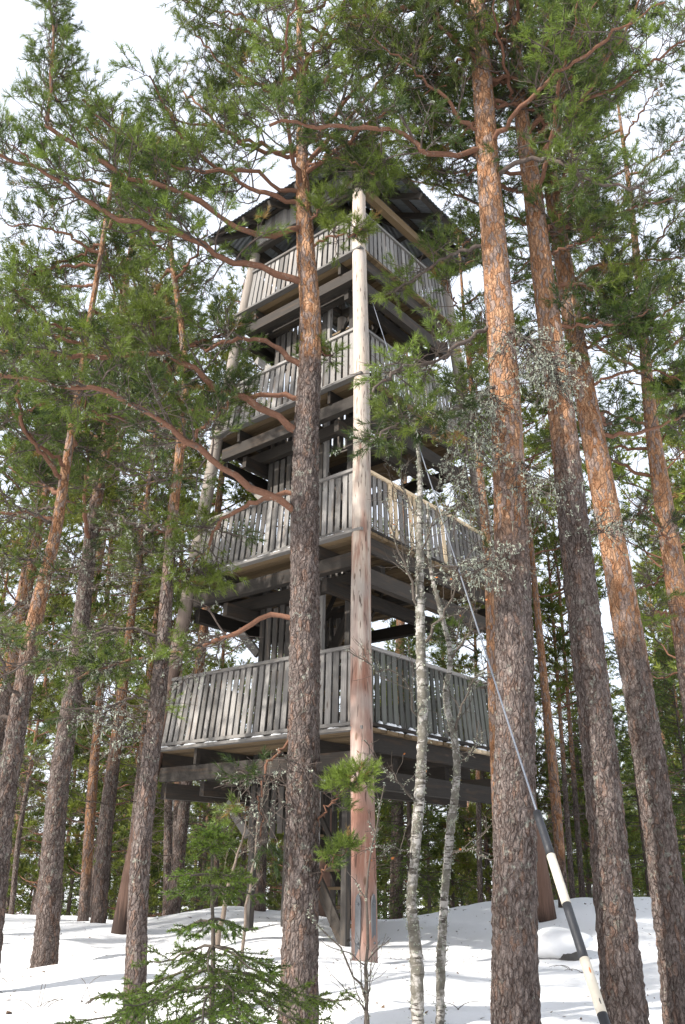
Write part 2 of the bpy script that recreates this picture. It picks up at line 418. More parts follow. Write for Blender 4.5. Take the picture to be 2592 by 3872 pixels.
back_rows = []          # boards of the far railing, joined as one
def rail_face(pl, k, face, single):
    zf, h = FLOORS[k], RAILH[k]
    zb, zt = zf + .075, zf + h - .045
    # along-face axis s in [-1,1]; face: 0 LF (y=-A), 1 FR (x=+A), 2 RB (y=+A), 3 LB (x=-A)
    def P(s, z, out=0.):
        a = A(z); q = a + out; s = s * (a - .0)
        return {0: (s, -q, z), 1: (q, s, z), 2: (s, q, z), 3: (-q, s, z)}[face]
    def PL(s, z, out=0.):
        x, y, zz = P(s, z, out); return (x, y, zz - zf)
    along = (1, 0, 0) if face in (0, 2) else (0, 1, 0)
    wid = 2 * A(zf + .5); n = int(wid / .131)
    e = .135 / A(zf)
    inn = 1 - e * .75
    for i in range(n):
        s = -inn + 2 * inn * (i + .5) / n + rnd.uniform(-.002, .002)
        bw = rnd.choice((.084, .088, .092, .080)) if face != 1 else rnd.choice((.078, .084, .088, .074))
        ds = rnd.uniform(-.002, .002)
        z1_ = zt + (0 if rnd.random() < .85 else -.015)
        p0, p1 = PL(s, zb + rnd.uniform(-.012, .004), .012 + rnd.uniform(-.004, .004)), PL(s + ds, z1_, .012 + rnd.uniform(-.004, .004))
        mt = 'darkboard' if (k == 0 and face == 1) else 'board'  # lowest platform's right railing gets darker grey-green boards
        if k == 1 and face == 1 and i in (4, 5, 8, 9, 15): mt = 'newboard'
        if single:
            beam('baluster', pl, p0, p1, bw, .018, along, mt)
        else:
            m = frame_matrix(p0, p1, along); l_ = (Vector(p1) - Vector(p0)).length
            back_rows.append(np.array([list(m @ Vector((sx * bw / 2, sy * .011, z)) + Vector((0, 0, zf))) for z in (0, l_) for sx, sy in ((-1, -1), (1, -1), (1, 1), (-1, 1))]))
    zz = zf + h
    ex = .06
    new = (k == 1 and face == 1)
    beam('top_rail', pl, PL(-inn, zz - .0225, -.01), PL(inn, zz - .0225, -.01), .13, .045, {0: (0, 1, 0), 1: (1, 0, 0), 2: (0, 1, 0), 3: (1, 0, 0)}[face], 'newboard' if new else 'board')
    beam('rail_batten', pl, PL(-inn, zz - .10, -.028), PL(inn, zz - .10, -.028), .045, .095, {0: (0, 1, 0), 1: (1, 0, 0), 2: (0, 1, 0), 3: (1, 0, 0)}[face], 'board')
    beam('bottom_rail', pl, PL(-inn, zf + .098, .018), PL(inn, zf + .098, .018), .075, .045, {0: (0, 1, 0), 1: (1, 0, 0), 2: (0, 1, 0), 3: (1, 0, 0)}[face], 'beam' if face == 1 else 'board')
SX0, SX1, SY0, SY1 = -.95, .90, -.95, .05
platforms = []
LBL = ['lowest and widest platform', 'second platform with pale new boards in its right railing', 'third platform', 'topmost platform under the roof']
for k, zf in enumerate(FLOORS):
    pl = empty('platform', (0, 0, zf), parent=tower, label=LBL[k]); platforms.append(pl)
    a = A(zf)
    # deck planks parallel to the left face
    y = -a - .075; i = 0
    while y < a + .08:
        jx = rnd.uniform(-.012, .012)
        x0, x1 = -a - .10 + jx, a + .10 + jx
        spans = [(x0, x1)] if not (SY0 - .06 < y < SY1 + .06) else [(x0, SX0 - .06), (SX1 + .06, x1)]
        for s0, s1 in spans:
            beam('deck_plank', pl, (s0, y, .021 + rnd.uniform(-.002, .002)), (s1, y, .021), .114, .04, (0, 1, 0), 'board' if abs(y) > a else 'newboard' if (k == 0 and y > .35) else 'underplank')
        y += .125
    for x in (-a + .02, SX0 - .09, SX1 + .09, a - .02) + ((-.1,) if False else ()):
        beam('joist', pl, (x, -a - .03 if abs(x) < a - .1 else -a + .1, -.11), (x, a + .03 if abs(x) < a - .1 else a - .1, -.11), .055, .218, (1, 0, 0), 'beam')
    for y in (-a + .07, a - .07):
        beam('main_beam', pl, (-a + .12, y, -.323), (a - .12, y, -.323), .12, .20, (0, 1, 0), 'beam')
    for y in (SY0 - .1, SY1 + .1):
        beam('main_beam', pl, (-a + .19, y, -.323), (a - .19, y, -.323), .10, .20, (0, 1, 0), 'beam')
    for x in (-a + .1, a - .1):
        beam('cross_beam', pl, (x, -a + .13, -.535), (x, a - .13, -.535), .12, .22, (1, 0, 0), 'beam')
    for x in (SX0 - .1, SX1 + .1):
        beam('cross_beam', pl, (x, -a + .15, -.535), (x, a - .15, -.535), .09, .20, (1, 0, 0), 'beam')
    if k < 4:
        for yy in (SY0 + .02, SY1 - .02):
            beam('knee_brace', pl, (SX0 - .04, yy, -1.12), (SX0 - .52, yy, -.655), .05, .13, (0, 1, 0), 'board')
    for face in (0, 1, 3): rail_face(pl, k, face, True)
    rail_face(pl, k, 2, False)
bv = np.concatenate(back_rows); bq = np.concatenate([BOX_Q + 8 * i for i in range(len(back_rows))])
obj('rear_balusters', build_mesh('rear_balusters', bv, bq, smooth=False), 'board', tower, kind='stuff')
# snow left on the ledges of the lowest platform
def snow_strip(pl, p0, p1, wid, n, seed, hmax, gap=.5):
    rng = np.random.default_rng(seed)
    p0 = np.array(p0); p1 = np.array(p1); d = p1 - p0; nrm = np.array([-d[1], d[0], 0]); nrm = nrm / np.linalg.norm(nrm)
    hh = np.clip(np.convolve(rng.normal(0, 1, n + 6), np.ones(5) / 2.2, 'same')[3:-3] + gap, 0, 1) * hmax; hh[0] = hh[-1] = 0
    V = []
    for i in range(n):
        c = p0 + d * i / (n - 1)
        for u, hf_ in ((-.5, 0), (-.4, .75), (0, 1), (.4, .75), (.5, 0)):
            V.append(c + nrm * u * wid + UP * (hf_ * hh[i] - .004))
    idx = np.arange(n * 5).reshape(n, 5)
    Q = np.stack([idx[:-1, :-1], idx[:-1, 1:], idx[1:, 1:], idx[1:, :-1]], -1).reshape(-1, 4)
    obj('snow_ridge', build_mesh('snow_ridge', np.array(V), Q), 'snow', pl)
a = A(FLOORS[0])
snow_strip(platforms[0], (-a + .2, -a - .085, .045), (a - .2, -a - .085, .045), .09, 150, 1, .024, .35)
snow_strip(platforms[0], (a + .055, -a + .2, .045), (a + .055, a - .2, .045), .08, 150, 2, .03, .35)
snow_strip(platforms[0], (a + .02, -a + .2, .122), (a + .02, a - .2, .122), .06, 200, 3, .04, .1)
a = A(FLOORS[1]); snow_strip(platforms[1], (-a + .2, -a - .085, .045), (a - .2, -a - .085, .045), .09, 120, 4, .018, .2)
# stair shaft
shaft = empty('stair_shaft', (0, 0, 0), parent=tower, label='dark boarded stair shaft in the middle of the tower')
for x, y in ((SX0 + .05, SY0 + .05), (SX0 + .05, SY1 - .05), (SX1 - .05, SY0 + .05), (.38, SY1 - .05)):
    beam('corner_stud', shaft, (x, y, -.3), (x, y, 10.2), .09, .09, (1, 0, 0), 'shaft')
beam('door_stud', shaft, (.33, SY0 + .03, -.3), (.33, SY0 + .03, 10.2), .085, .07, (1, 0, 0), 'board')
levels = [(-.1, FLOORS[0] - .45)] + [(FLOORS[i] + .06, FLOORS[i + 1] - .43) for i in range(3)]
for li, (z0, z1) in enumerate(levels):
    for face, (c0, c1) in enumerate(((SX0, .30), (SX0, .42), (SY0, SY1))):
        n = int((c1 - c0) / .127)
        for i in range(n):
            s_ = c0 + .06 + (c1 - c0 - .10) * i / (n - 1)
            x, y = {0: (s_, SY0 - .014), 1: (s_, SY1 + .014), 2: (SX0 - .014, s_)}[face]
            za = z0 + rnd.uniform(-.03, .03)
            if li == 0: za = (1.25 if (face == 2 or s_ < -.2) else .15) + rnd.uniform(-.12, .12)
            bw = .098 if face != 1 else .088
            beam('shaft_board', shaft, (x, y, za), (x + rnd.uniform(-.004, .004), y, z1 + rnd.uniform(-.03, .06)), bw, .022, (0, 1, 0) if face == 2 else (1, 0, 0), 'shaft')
# flights of stairs inside the shaft, alternating
for k in range(4):
    z0 = -.05 if k == 0 else FLOORS[k - 1] + .04
    z1 = FLOORS[k] + .02
    xa, xb = (.84, -.80) if k % 2 == 0 else (-.80, .84)
    y0, y1 = (-.88, -.42) if k % 2 == 0 else (-.42, .0)
    fl = empty('stair_flight', (0, 0, 0), parent=tower)
    for y in (y0, y1):
        beam('stringer', fl, (xa, y, z0), (xb, y, z1), .17, .04, (0, 0, 1), 'beam')
    nt = 11
    for i in range(nt):
        t = (i + .8) / nt
        p = (xa + (xb - xa) * t, z0 + (z1 - z0) * t + .02)
        beam('tread', fl, (p[0], y0 + .022, p[1]), (p[0], y1 - .022, p[1]), .17, .035, (1, 0, 0), 'underplank')
    beam('handrail', fl, (xa, y0, z0 + .85), (xb, y0, z1 + .85 if k < 3 else z1 + .3), .06, .04, (0, 0, 1), 'beam')
# roof: hipped, corrugated tin, open underside
roof = empty('roof', (0, 0, 0), parent=tower, label='hipped roof of grey corrugated tin with wide eaves')
E_, ZE, ZR = 1.97, 12.05, 13.25
TP = (ZR - ZE) / E_
def roof_dir(face, u, v):    # u along the eave, v inward from the eave
    q = E_ - v
    return {0: (u, -q), 1: (q, u), 2: (-u, q), 3: (-q, -u)}[face]
for face in range(4):
    nsh = 5; wv = .092
    for si in range(nsh):
        u0 = -E_ + 2 * E_ * si / nsh; u1 = u0 + 2 * E_ / nsh + (.03 if si < nsh - 1 else 0)
        nu = int((u1 - u0) / wv * 6)
        us = np.linspace(u0, u1, nu)
        V = []
        for lay in (0, 1):
            for u in us:
                vmax = max(.02, E_ - abs(u))
                cz = .011 * math.sin(2 * math.pi * u / wv) + (si % 2) * .004 + (0 if lay == 0 else -.0015)
                for v in (-.03 + (si * 37 % 5) * .006, vmax * .5, vmax):
                    x, y = roof_dir(face, u, v); V.append((x, y, ZE + v * TP + .07 + cz))
        nI = np.arange(len(V)).reshape(2, nu, 3)
        q0 = np.stack([nI[0, :-1, :-1], nI[0, 1:, :-1], nI[0, 1:, 1:], nI[0, :-1, 1:]], -1).reshape(-1, 4)
        q1 = np.stack([nI[1, :-1, :-1], nI[1, :-1, 1:], nI[1, 1:, 1:], nI[1, 1:, :-1]], -1).reshape(-1, 4)
        obj('roof_sheet', build_mesh('roof_sheet', np.array(V), np.vstack([q0, q1])), 'roof_tin', roof)
    # battens along the eave direction carry the sheets
    for v in (.10, .55, 1.0, 1.45):
        L = E_ - v - .03
        xa, ya = roof_dir(face, -L, v); xb, yb = roof_dir(face, L, v); z = ZE + v * TP + .03
        beam('batten', roof, (xa, ya, z), (xb, yb, z), .09, .035, (xb - xa == 0 and 1 or 0, 1 if xb - xa else 0, 0), 'beam')
    for u in (-1.0, -.33, .33, 1.0):
        xa, ya = roof_dir(face, u, .04); xb, yb = roof_dir(face, u, E_ - abs(u) - .05)
        beam('rafter', roof, (xa, ya, ZE - .045 + .04 * TP), (xb, yb, ZE - .045 + (E_ - abs(u) - .05) * TP), .05, .11, (1, 0, 0) if face in (0, 2) else (0, 1, 0), 'beam')
for sx in (-1, 1):
    for sy in (-1, 1):
        beam('hip_rafter', roof, (sx * (E_ - .02), sy * (E_ - .02), ZE - .05), (sx * .03, sy * .03, ZR - .07), .06, .14, (sx, -sy, 0), 'beam')
a = A(11.7)
for sg in (-1, 1):
    beam('plate_beam', roof, (-a - .22, sg * a, 11.862), (a + .22, sg * a, 11.862), .12, .16, (0, 1, 0), 'beam')
    beam('plate_beam', roof, (sg * a, -a + .062, 11.862), (sg * a, a - .062, 11.862), .12, .16, (1, 0, 0), 'underplank' if sg > 0 else 'beam')
    for sy in (-1, 1):
        beam('corner_strut', roof, (sg * a, sy * a, 11.943), (sg * a, sy * a, 12.34), .10, .10, (1, 0, 0), 'beam')
n = 24
for i in range(n):
    s = -a + .16 + (2 * a - .32) * i / (n - 1)
    beam('gable_board', roof, (s, -a - .075, 11.86 + rnd.uniform(-.01, .01)), (s, -a - .075, 12.36), .098, .022, (1, 0, 0), 'board')

# ------------------------------------------------------------------ guy cable with marker sleeve
G0 = np.array([1.048, 3.18, -.14]); GA = np.array([1.012, 3.6, .345]); GT = np.array([.43, 11.25, 9.415])
gdir = (GT - GA) / np.linalg.norm(GT - GA)
anchor = GA - gdir * 1.05
guy = empty('guy_cable', tuple(anchor), label='taut steel guy cable with black and white marker sleeve at lower right', cat='cable')
def gtube(name, s0, s1, r, mat, parent, S=14, K=2, label=None):
    P = np.linspace(0, 1, K)[None, :, None] * (gdir * (s1 - s0)) + GA + gdir * s0 - anchor
    v, q = tubes(P, np.full((1, K), r), S)
    c0 = P[0, 0]; c1 = P[0, -1]
    v = np.vstack([v, c0, c1]); n0 = len(v) - 2
    t = [[(i + 1) % S, i, n0] for i in range(S)] + [[(K - 1) * S + i, (K - 1) * S + (i + 1) % S, n0 + 1] for i in range(S)]
    return obj(name, build_mesh(name, v, q, t), mat, parent, label=label)
LEN = float(np.linalg.norm(GT - GA))
gtube('steel_strand', -1.05, LEN - .12, .0055, 'cable_steel', guy, 8, 20)
ends = [-.95, .0364, .259, .512, .765, 1.02]
cols = ['black_plastic', 'white_plastic', 'black_plastic', 'white_plastic', 'black_plastic']
for i in range(5):
    s = gtube('marker_sleeve', ends[i], ends[i + 1], .0195 if i % 2 == 0 else .0205, cols[i], guy, 18, 6)
    if i == 1:
        # two oblong slots in the white sleeve
        side = np.cross(gdir, UP); side /= np.linalg.norm(side); front = np.cross(side, gdir); 
        if front[1] > 0: front = -front
        for sc_, mt in ((.075, 'rock'), (.20, 'withered')):
            c = GA + gdir * sc_ - anchor + front * .0165 + side * .0
            P = (c + gdir * np.linspace(-.022, .022, 5)[:, None])[None]
            v, q = tubes(P, np.array([[.001, .0045, .005, .0045, .001]]), 8)
            obj('slot', build_mesh('slot', v, q), mt, s)

# ------------------------------------------------------------------ growing trees
def sample(P, t):
    """P (N,K,3); t (N,n) -> points and tangents (N,n,3)"""
    N, K, _ = P.shape
    f = t * (K - 1); i = np.clip(f.astype(int), 0, K - 2); u = (f - i)[..., None]
    r = np.arange(N)[:, None]
    a, b = P[r, i], P[r, i + 1]
    return a * (1 - u) + b * u, norm(b - a)
def branch_out(P, R, n, tmin, tmax, lmin, lmax, ang, up, K, rng, curl=.35, wob=.18, taper=True, rfac=.55, droop=0.):
    N, KP, _ = P.shape
    t = np.sort(rng.uniform(tmin, tmax, (N, n)), axis=1)
    p, tg = sample(P, t)
    side = norm(np.cross(tg, UP) + rng.normal(0, .15, tg.shape))
    sg = np.where((np.arange(n)[None, :] + rng.integers(0, 2, (N, 1))) % 2 == 0, 1., -1.)[..., None]
    lift = rng.normal(up, .38, (N, n, 1))
    perp = norm(side * sg + UP * lift)
    an = rng.normal(ang, .18, (N, n, 1))
    d = norm(tg * np.cos(an) + perp * np.sin(an))
    L = rng.uniform(lmin, lmax, (N, n))
    if taper: L = L * (1.15 - .75 * t)
    L = L[..., None]
    pts = [p]; dd = d
    for k in range(1, K):
        dd = norm(dd + UP * curl / K - UP * droop / K + rng.normal(0, wob, d.shape))
        pts.append(pts[-1] + dd * L / (K - 1))
    C = np.stack(pts, 2).reshape(N * n, K, 3)
    f = t * (KP - 1); i = np.clip(f.astype(int), 0, KP - 2)
    r0 = (R[np.arange(N)[:, None], i] * rfac).reshape(-1)
    return C, r0, L.reshape(-1), t.reshape(-1)
def needles(pos, dr, ln, rng, per, nl, nw, a0=.45, a1=1.0, tone=None):
    Ms = len(pos)
    ref = np.where(np.abs(dr[:, 2:3]) < .8, UP, np.array([1., 0, 0]))
    e1 = norm(np.cross(dr, ref)); e2 = np.cross(dr, e1)
    s = rng.uniform(0, 1, (Ms, per)); ph = rng.uniform(0, 2 * math.pi, (Ms, per))
    al = (a1 + (a0 - a1) * s) + rng.normal(0, .15, (Ms, per))
    nd = dr[:, None] * np.cos(al)[..., None] + np.sin(al)[..., None] * (e1[:, None] * np.cos(ph)[..., None] + e2[:, None] * np.sin(ph)[..., None])
    b = pos[:, None] + dr[:, None] * (ln[:, None] * s)[..., None]
    l_ = nl * rng.uniform(.75, 1.2, (Ms, per, 1))
    sd = norm(np.cross(nd, rng.normal(0, 1, nd.shape))) * nw / 2
    V = np.stack([b - sd, b + sd, b + nd * l_], 2).reshape(-1, 3)
    T = np.arange(len(V)).reshape(-1, 3)
    if tone is None: tone = rng.uniform(0, 1, Ms)
    tn = np.where(tone[:, None] > 1.3, 1.4, np.clip(tone[:, None] + rng.normal(0, .12, (Ms, per)), 0, 1))
    return V, T, np.repeat(tn.ravel(), 3)
def flakes(pos, rng, per, size, spread, drop=0.):
    """crinkled lichen tatters clinging to the given points, and short hanging beards"""
    Ms = len(pos)
    c = pos[:, None] + rng.normal(0, spread, (Ms, per, 3))
    d1 = norm(rng.normal(0, 1, c.shape)) * size * rng.uniform(.5, 1.5, (Ms, per, 1)); d2 = norm(rng.normal(0, 1, c.shape)) * size * rng.uniform(.3, .8, (Ms, per, 1))
    V = np.stack([c, c + d1, c + d2, c + d1 * .6 - d2], 2).reshape(-1, 3)
    i = np.arange(Ms * per) * 4
    T = np.concatenate([np.stack([i, i + 1, i + 2], -1), np.stack([i, i + 3, i + 1], -1)])
    if drop:
        nb = 2
        c = pos[:, None] + rng.normal(0, spread * .6, (Ms, nb, 3)); sd = norm(rng.normal(0, 1, c.shape) * np.array([1, 1, .1])) * .0045
        e = c + np.array([0, 0, -1.]) * rng.exponential(drop, (Ms, nb, 1)) + rng.normal(0, .006, c.shape)
        m = (c + e) / 2 + rng.normal(0, .006, c.shape)
        V2 = np.stack([c, m - sd, m + sd, e], 2).reshape(-1, 3); j = len(V) + np.arange(Ms * nb) * 4
        T = np.concatenate([T, np.stack([j, j + 1, j + 2], -1), np.stack([j + 1, j + 3, j + 2], -1)]); V = np.concatenate([V, V2])
    return V, T
class Limb:
    """one limb with its twigs; returns wood and needle arrays"""
    def __init__(s, pts, r0, r1, rng, dens=1., t0=.2, l2=(.45, 1.0), green=.82, dead=.0, jit=.015, ns=None, far=False, per=27, nl=.063, nw=.0054, K=22, l3=(.16, .42), gray=0., lichen=0., hf=1., droop=0., curl=.35):
        Ps = resample(pts, K, jit, rng)[None]
        R = np.linspace(r0, r1, K)[None] * (1 + (rng.normal(0, .09, K) if not far else 0))[None] if not far else np.linspace(r0, r1, K)[None]
        L = float(np.linalg.norm(np.diff(Ps[0], axis=0), axis=1).sum())
        S0 = 8 if not far else 5
        items = []; hfs = []
        v, q = tubes(Ps, R, S0); items.append((v, q)); hfs.append(np.full(len(v), hf))
        n2 = max(3, int(L * (8.5 if not far else 7.5) * dens))
        C2, r2, L2, t2 = branch_out(Ps, R, n2, t0, 1., l2[0], l2[1], .95, .12, 5 if not far else 4, rng, curl=curl, droop=droop, wob=.26)
        r2 = np.clip(r2, .004, .011)
        R2 = r2[:, None] * np.linspace(1, .4, C2.shape[1])[None]
        v, q = tubes(C2, R2, 3); items.append((v, q)); hfs.append(np.full(len(v), .3 * hf))
        s.lich = np.zeros((0, 3))
        isdead = rng.uniform(0, 1, len(C2)) < (dead + gray * (1 - t2))
        n3 = 7 if not far else 4
        C3, r3, L3, t3 = branch_out(C2, R2, n3, .18, 1., l3[0], l3[1], .8, .2, 3, rng, curl=curl, droop=droop * .5)
        R3 = np.full((len(C3), 3), .0034 if not far else .004) * np.linspace(1.2, .7, 3)[None]
        v, q = tubes(C3, R3, 3); items.append((v, q)); hfs.append(np.full(len(v), .05 * hf))
        s.wood = merge(items); s.hf = np.concatenate(hfs)
        live = ~np.repeat(isdead, n3)
        live &= rng.uniform(0, 1, len(live)) < green
        if lichen:
            pk = rng.uniform(0, 1, len(C3)) < lichen
            s.lich = C3[pk][:, 1:].reshape(-1, 3)
            pk2 = rng.uniform(0, 1, len(C2)) < lichen
            s.lich = np.concatenate([s.lich, C2[pk2].reshape(-1, 3)])
        Cl = C3[live]
        C2l = C2[~isdead]
        pos, dr, ln, tns = [], [], [], []
        bt = np.clip(rng.uniform(.1, .9) + rng.normal(0, .28, len(C2)), 0, 1); bt3 = np.repeat(bt, n3)[live]
        bt3 = np.where(rng.uniform(0, 1, len(bt3)) < .02, 1.4, bt3)
        if len(Cl):
            tip = norm(Cl[:, -1] - Cl[:, -2])
            pos.append(Cl[:, -2] * .5 + Cl[:, -1] * .5); dr.append(tip); ln.append(np.full(len(Cl), .10)); tns.append(bt3)
            nsd = 2 if not far else 1
            for j in range(nsd):
                u = rng.uniform(.25, .95, (len(Cl), 1)); p, tg = sample(Cl, u); p = p[:, 0]; tg = tg[:, 0]
                d = norm(tg + rng.normal(0, .55, tg.shape) + UP * .25)
                pos.append(p); dr.append(d); ln.append(rng.uniform(.06, .10, len(Cl))); tns.append(bt3)
        if len(C2l):
            pos.append(C2l[:, -1]); dr.append(norm(C2l[:, -1] - C2l[:, -2])); ln.append(np.full(len(C2l), .09)); tns.append(bt[~isdead])
        if pos:
            pos = np.concatenate(pos); dr = np.concatenate(dr); ln = np.concatenate(ln)
            s.nd = needles(pos, dr, ln, rng, per, nl, nw, tone=np.concatenate(tns))
        else: s.nd = None
def cellnoise(u, v, ncol, seed):
    """distances to the two nearest jittered cells, wrapped in u"""
    iu = np.floor(u).astype(int); iv = np.floor(v).astype(int)
    f1 = np.full(u.shape, 9.); f2 = np.full(u.shape, 9.); cid = np.zeros(u.shape)
    for du in (-1, 0, 1):
        for dv in (-1, 0, 1):
            cu, cv = iu + du, iv + dv
            hsh = np.sin((cu % ncol) * 127.1 + cv * 311.7 + seed * 17.3) * 43758.5453; r1 = hsh - np.floor(hsh)
            hsh = np.sin((cu % ncol) * 269.5 + cv * 183.3 + seed * 7.7) * 43758.5453; r2 = hsh - np.floor(hsh)
            hsh = np.sin((cu % ncol) * 419.2 + cv * 371.9 + seed * 3.1) * 43758.5453; r3 = hsh - np.floor(hsh)
            d = np.hypot(u - cu - .15 - .7 * r1, v - cv - .1 - .8 * r2)
            near = d < f1
            f2 = np.where(near, f1, np.minimum(f2, d)); cid = np.where(near, r3, cid); f1 = np.where(near, d, f1)
    return f1, f2, cid
def trunk_mesh(poly, base, seed, orange, S=44, dz=.024, plate=.034, amp=.014, flare=.3):
    """poly rows (x,y,z,r); bark plates stand proud of the furrows"""
    poly = np.asarray(poly, float); rng = np.random.default_rng(seed)
    L = np.linalg.norm(np.diff(poly[:, :3], axis=0), axis=1).sum(); K = int(L / dz)
    C = resample(poly[:, :3], K)
    r = np.interp(C[:, 2], poly[:, 2], poly[:, 3]) * .95
    h = C[:, 2] - base[2]
    r = r * (1 + flare * np.exp(-np.maximum(h, 0) / .22))
    th = np.arange(S) * 2 * math.pi / S
    ncol = max(9, int(2 * math.pi * np.median(r) / plate))
    hf = sstep(h, orange[0], orange[1])
    warp = .35 * np.sin(C[:, 2][:, None] * 9 + th[None] * 3) + .25 * np.sin(C[:, 2][:, None] * 23 - th[None] * 5)
    f1, f2, cid = cellnoise(th[None] / (2 * math.pi) * ncol + warp * .5 + np.zeros((K, 1)), C[:, 2][:, None] / (plate * 2.3) + warp, ncol, seed)
    crk = np.clip((f2 - f1) / .4, 0, 1)
    am = amp * (1 - .6 * hf)[:, None]
    rr = r[:, None] * (1 + .03 * np.sin(th * 2 + seed)[None] + .02 * np.sin(th[None] * 3 + C[:, 2][:, None] * .8)) + am * (crk ** .6 - .6) + am * .8 * (cid - .5) + rng.normal(0, am * .15 + np.zeros((K, S)))
    Vt = np.stack([C[:, 0:1] + rr * np.cos(th), C[:, 1:2] + rr * np.sin(th), np.repeat(C[:, 2:3], S, 1)], -1).reshape(-1, 3) - base
    idx = np.arange(K * S).reshape(K, S); a, d = idx[:-1], idx[1:]
    Q = np.stack([a, np.roll(a, -1, 1), np.roll(d, -1, 1), d], -1).reshape(-1, 4)
    return build_mesh('trunk', Vt, Q, None, {'hf': np.repeat(hf, S), 'crk': crk.ravel(), 'cell': cid.ravel()})
def proc_limb(poly, z, az, length, rise, rng, n=6):
    """polyline of a limb leaving the trunk at height z"""
    poly = np.asarray(poly, float)
    c = np.array([np.interp(z, poly[:, 2], poly[:, i]) for i in range(3)])
    d = np.array([math.cos(az), math.sin(az), rise]); d /= np.linalg.norm(d)
    pts = [c]
    for k in range(n):
        d = d + np.array([rng.normal(0, .16), rng.normal(0, .16), rng.normal(.03, .12)]); d /= np.linalg.norm(d)
        pts.append(pts[-1] + d * length / n)
    return pts
def add_limb(root, base, lb, mat_n='needles', name='limb', label=None):
    V, Q = lb.wood
    me = build_mesh(name, V - base, Q, None, {'hf': lb.hf})
    o = obj(name, me, 'limb', root, label=label)
    if lb.nd is not None:
        V, T, tn = lb.nd
        obj('foliage', build_mesh('foliage', V - base, None, T, {'tone': tn}, smooth=False), mat_n, o)
    if len(lb.lich):
        rng = np.random.default_rng(len(lb.lich))
        V, T = flakes(lb.lich, rng, 7, .012, .009, .016)
        obj('lichen', build_mesh('lichen', V - base, None, T, smooth=False), 'lichen', o, kind='stuff')
    return o
def full_trunk(poly, top, rtop=.015):
    """extend a measured trunk down into the snow and up to its top"""
    poly = [tuple(map(float, p)) for p in poly]
    x, y, z, r = poly[0]; x2, y2, z2, r2 = poly[1]
    g = gz(x, y) - .25
    s = (x2 - x) / max(z2 - z, .1)
    if z > g + .02: poly = [(x - s * .5 * (z - g), y, g, r * 1.05)] + poly
    x, y, z, r = poly[-1]; x2, y2, z2, r2 = poly[-2]
    s = np.clip((x - x2) / (z - z2), -.15, .15)
    if top > z + .2: poly = poly + [(x + s * (top - z) * .5, y, z + (top - z) * .5, r * .6), (x + s * (top - z) * .7, y, top, rtop)]
    return poly

def hero(name, label, poly, top, seed, orange, manual, proc, S=52, group=None, amp=.014, plate=.034):
    rng = np.random.default_rng(seed)
    poly = full_trunk(poly, top)
    g = gz(poly[0][0], poly[0][1]); base = np.array([poly[0][0], poly[0][1], g])
    root = empty(name, tuple(base), label=label, cat='tree', group=group)
    tr = obj('trunk', trunk_mesh(poly, base, seed, orange, S, amp=amp, plate=plate), 'bark', root)
    for pts, r0, kw in manual:
        lb = Limb(pts, r0, kw.pop('r1', r0 * .45), rng, **kw)
        add_limb(root, base, lb)
    for (z0, z1, n, lmin, lmax, azc, azs, rise, kw) in proc:
        for i in range(n):
            z = z0 + (z1 - z0) * (i + rng.uniform(.1, .9)) / n
            az = azc + rng.uniform(-azs, azs)
            l_ = rng.uniform(lmin, lmax) * (1.1 - .45 * (z - z0) / (z1 - z0 + .01))
            lb = Limb(proc_limb(poly, z, az, l_, rise + rng.normal(0, .15), rng), .011 + .008 * l_, .007, rng, **dict(kw))
            add_limb(root, base, lb)
    return root, base, poly, rng
PI = math.pi
G = dict
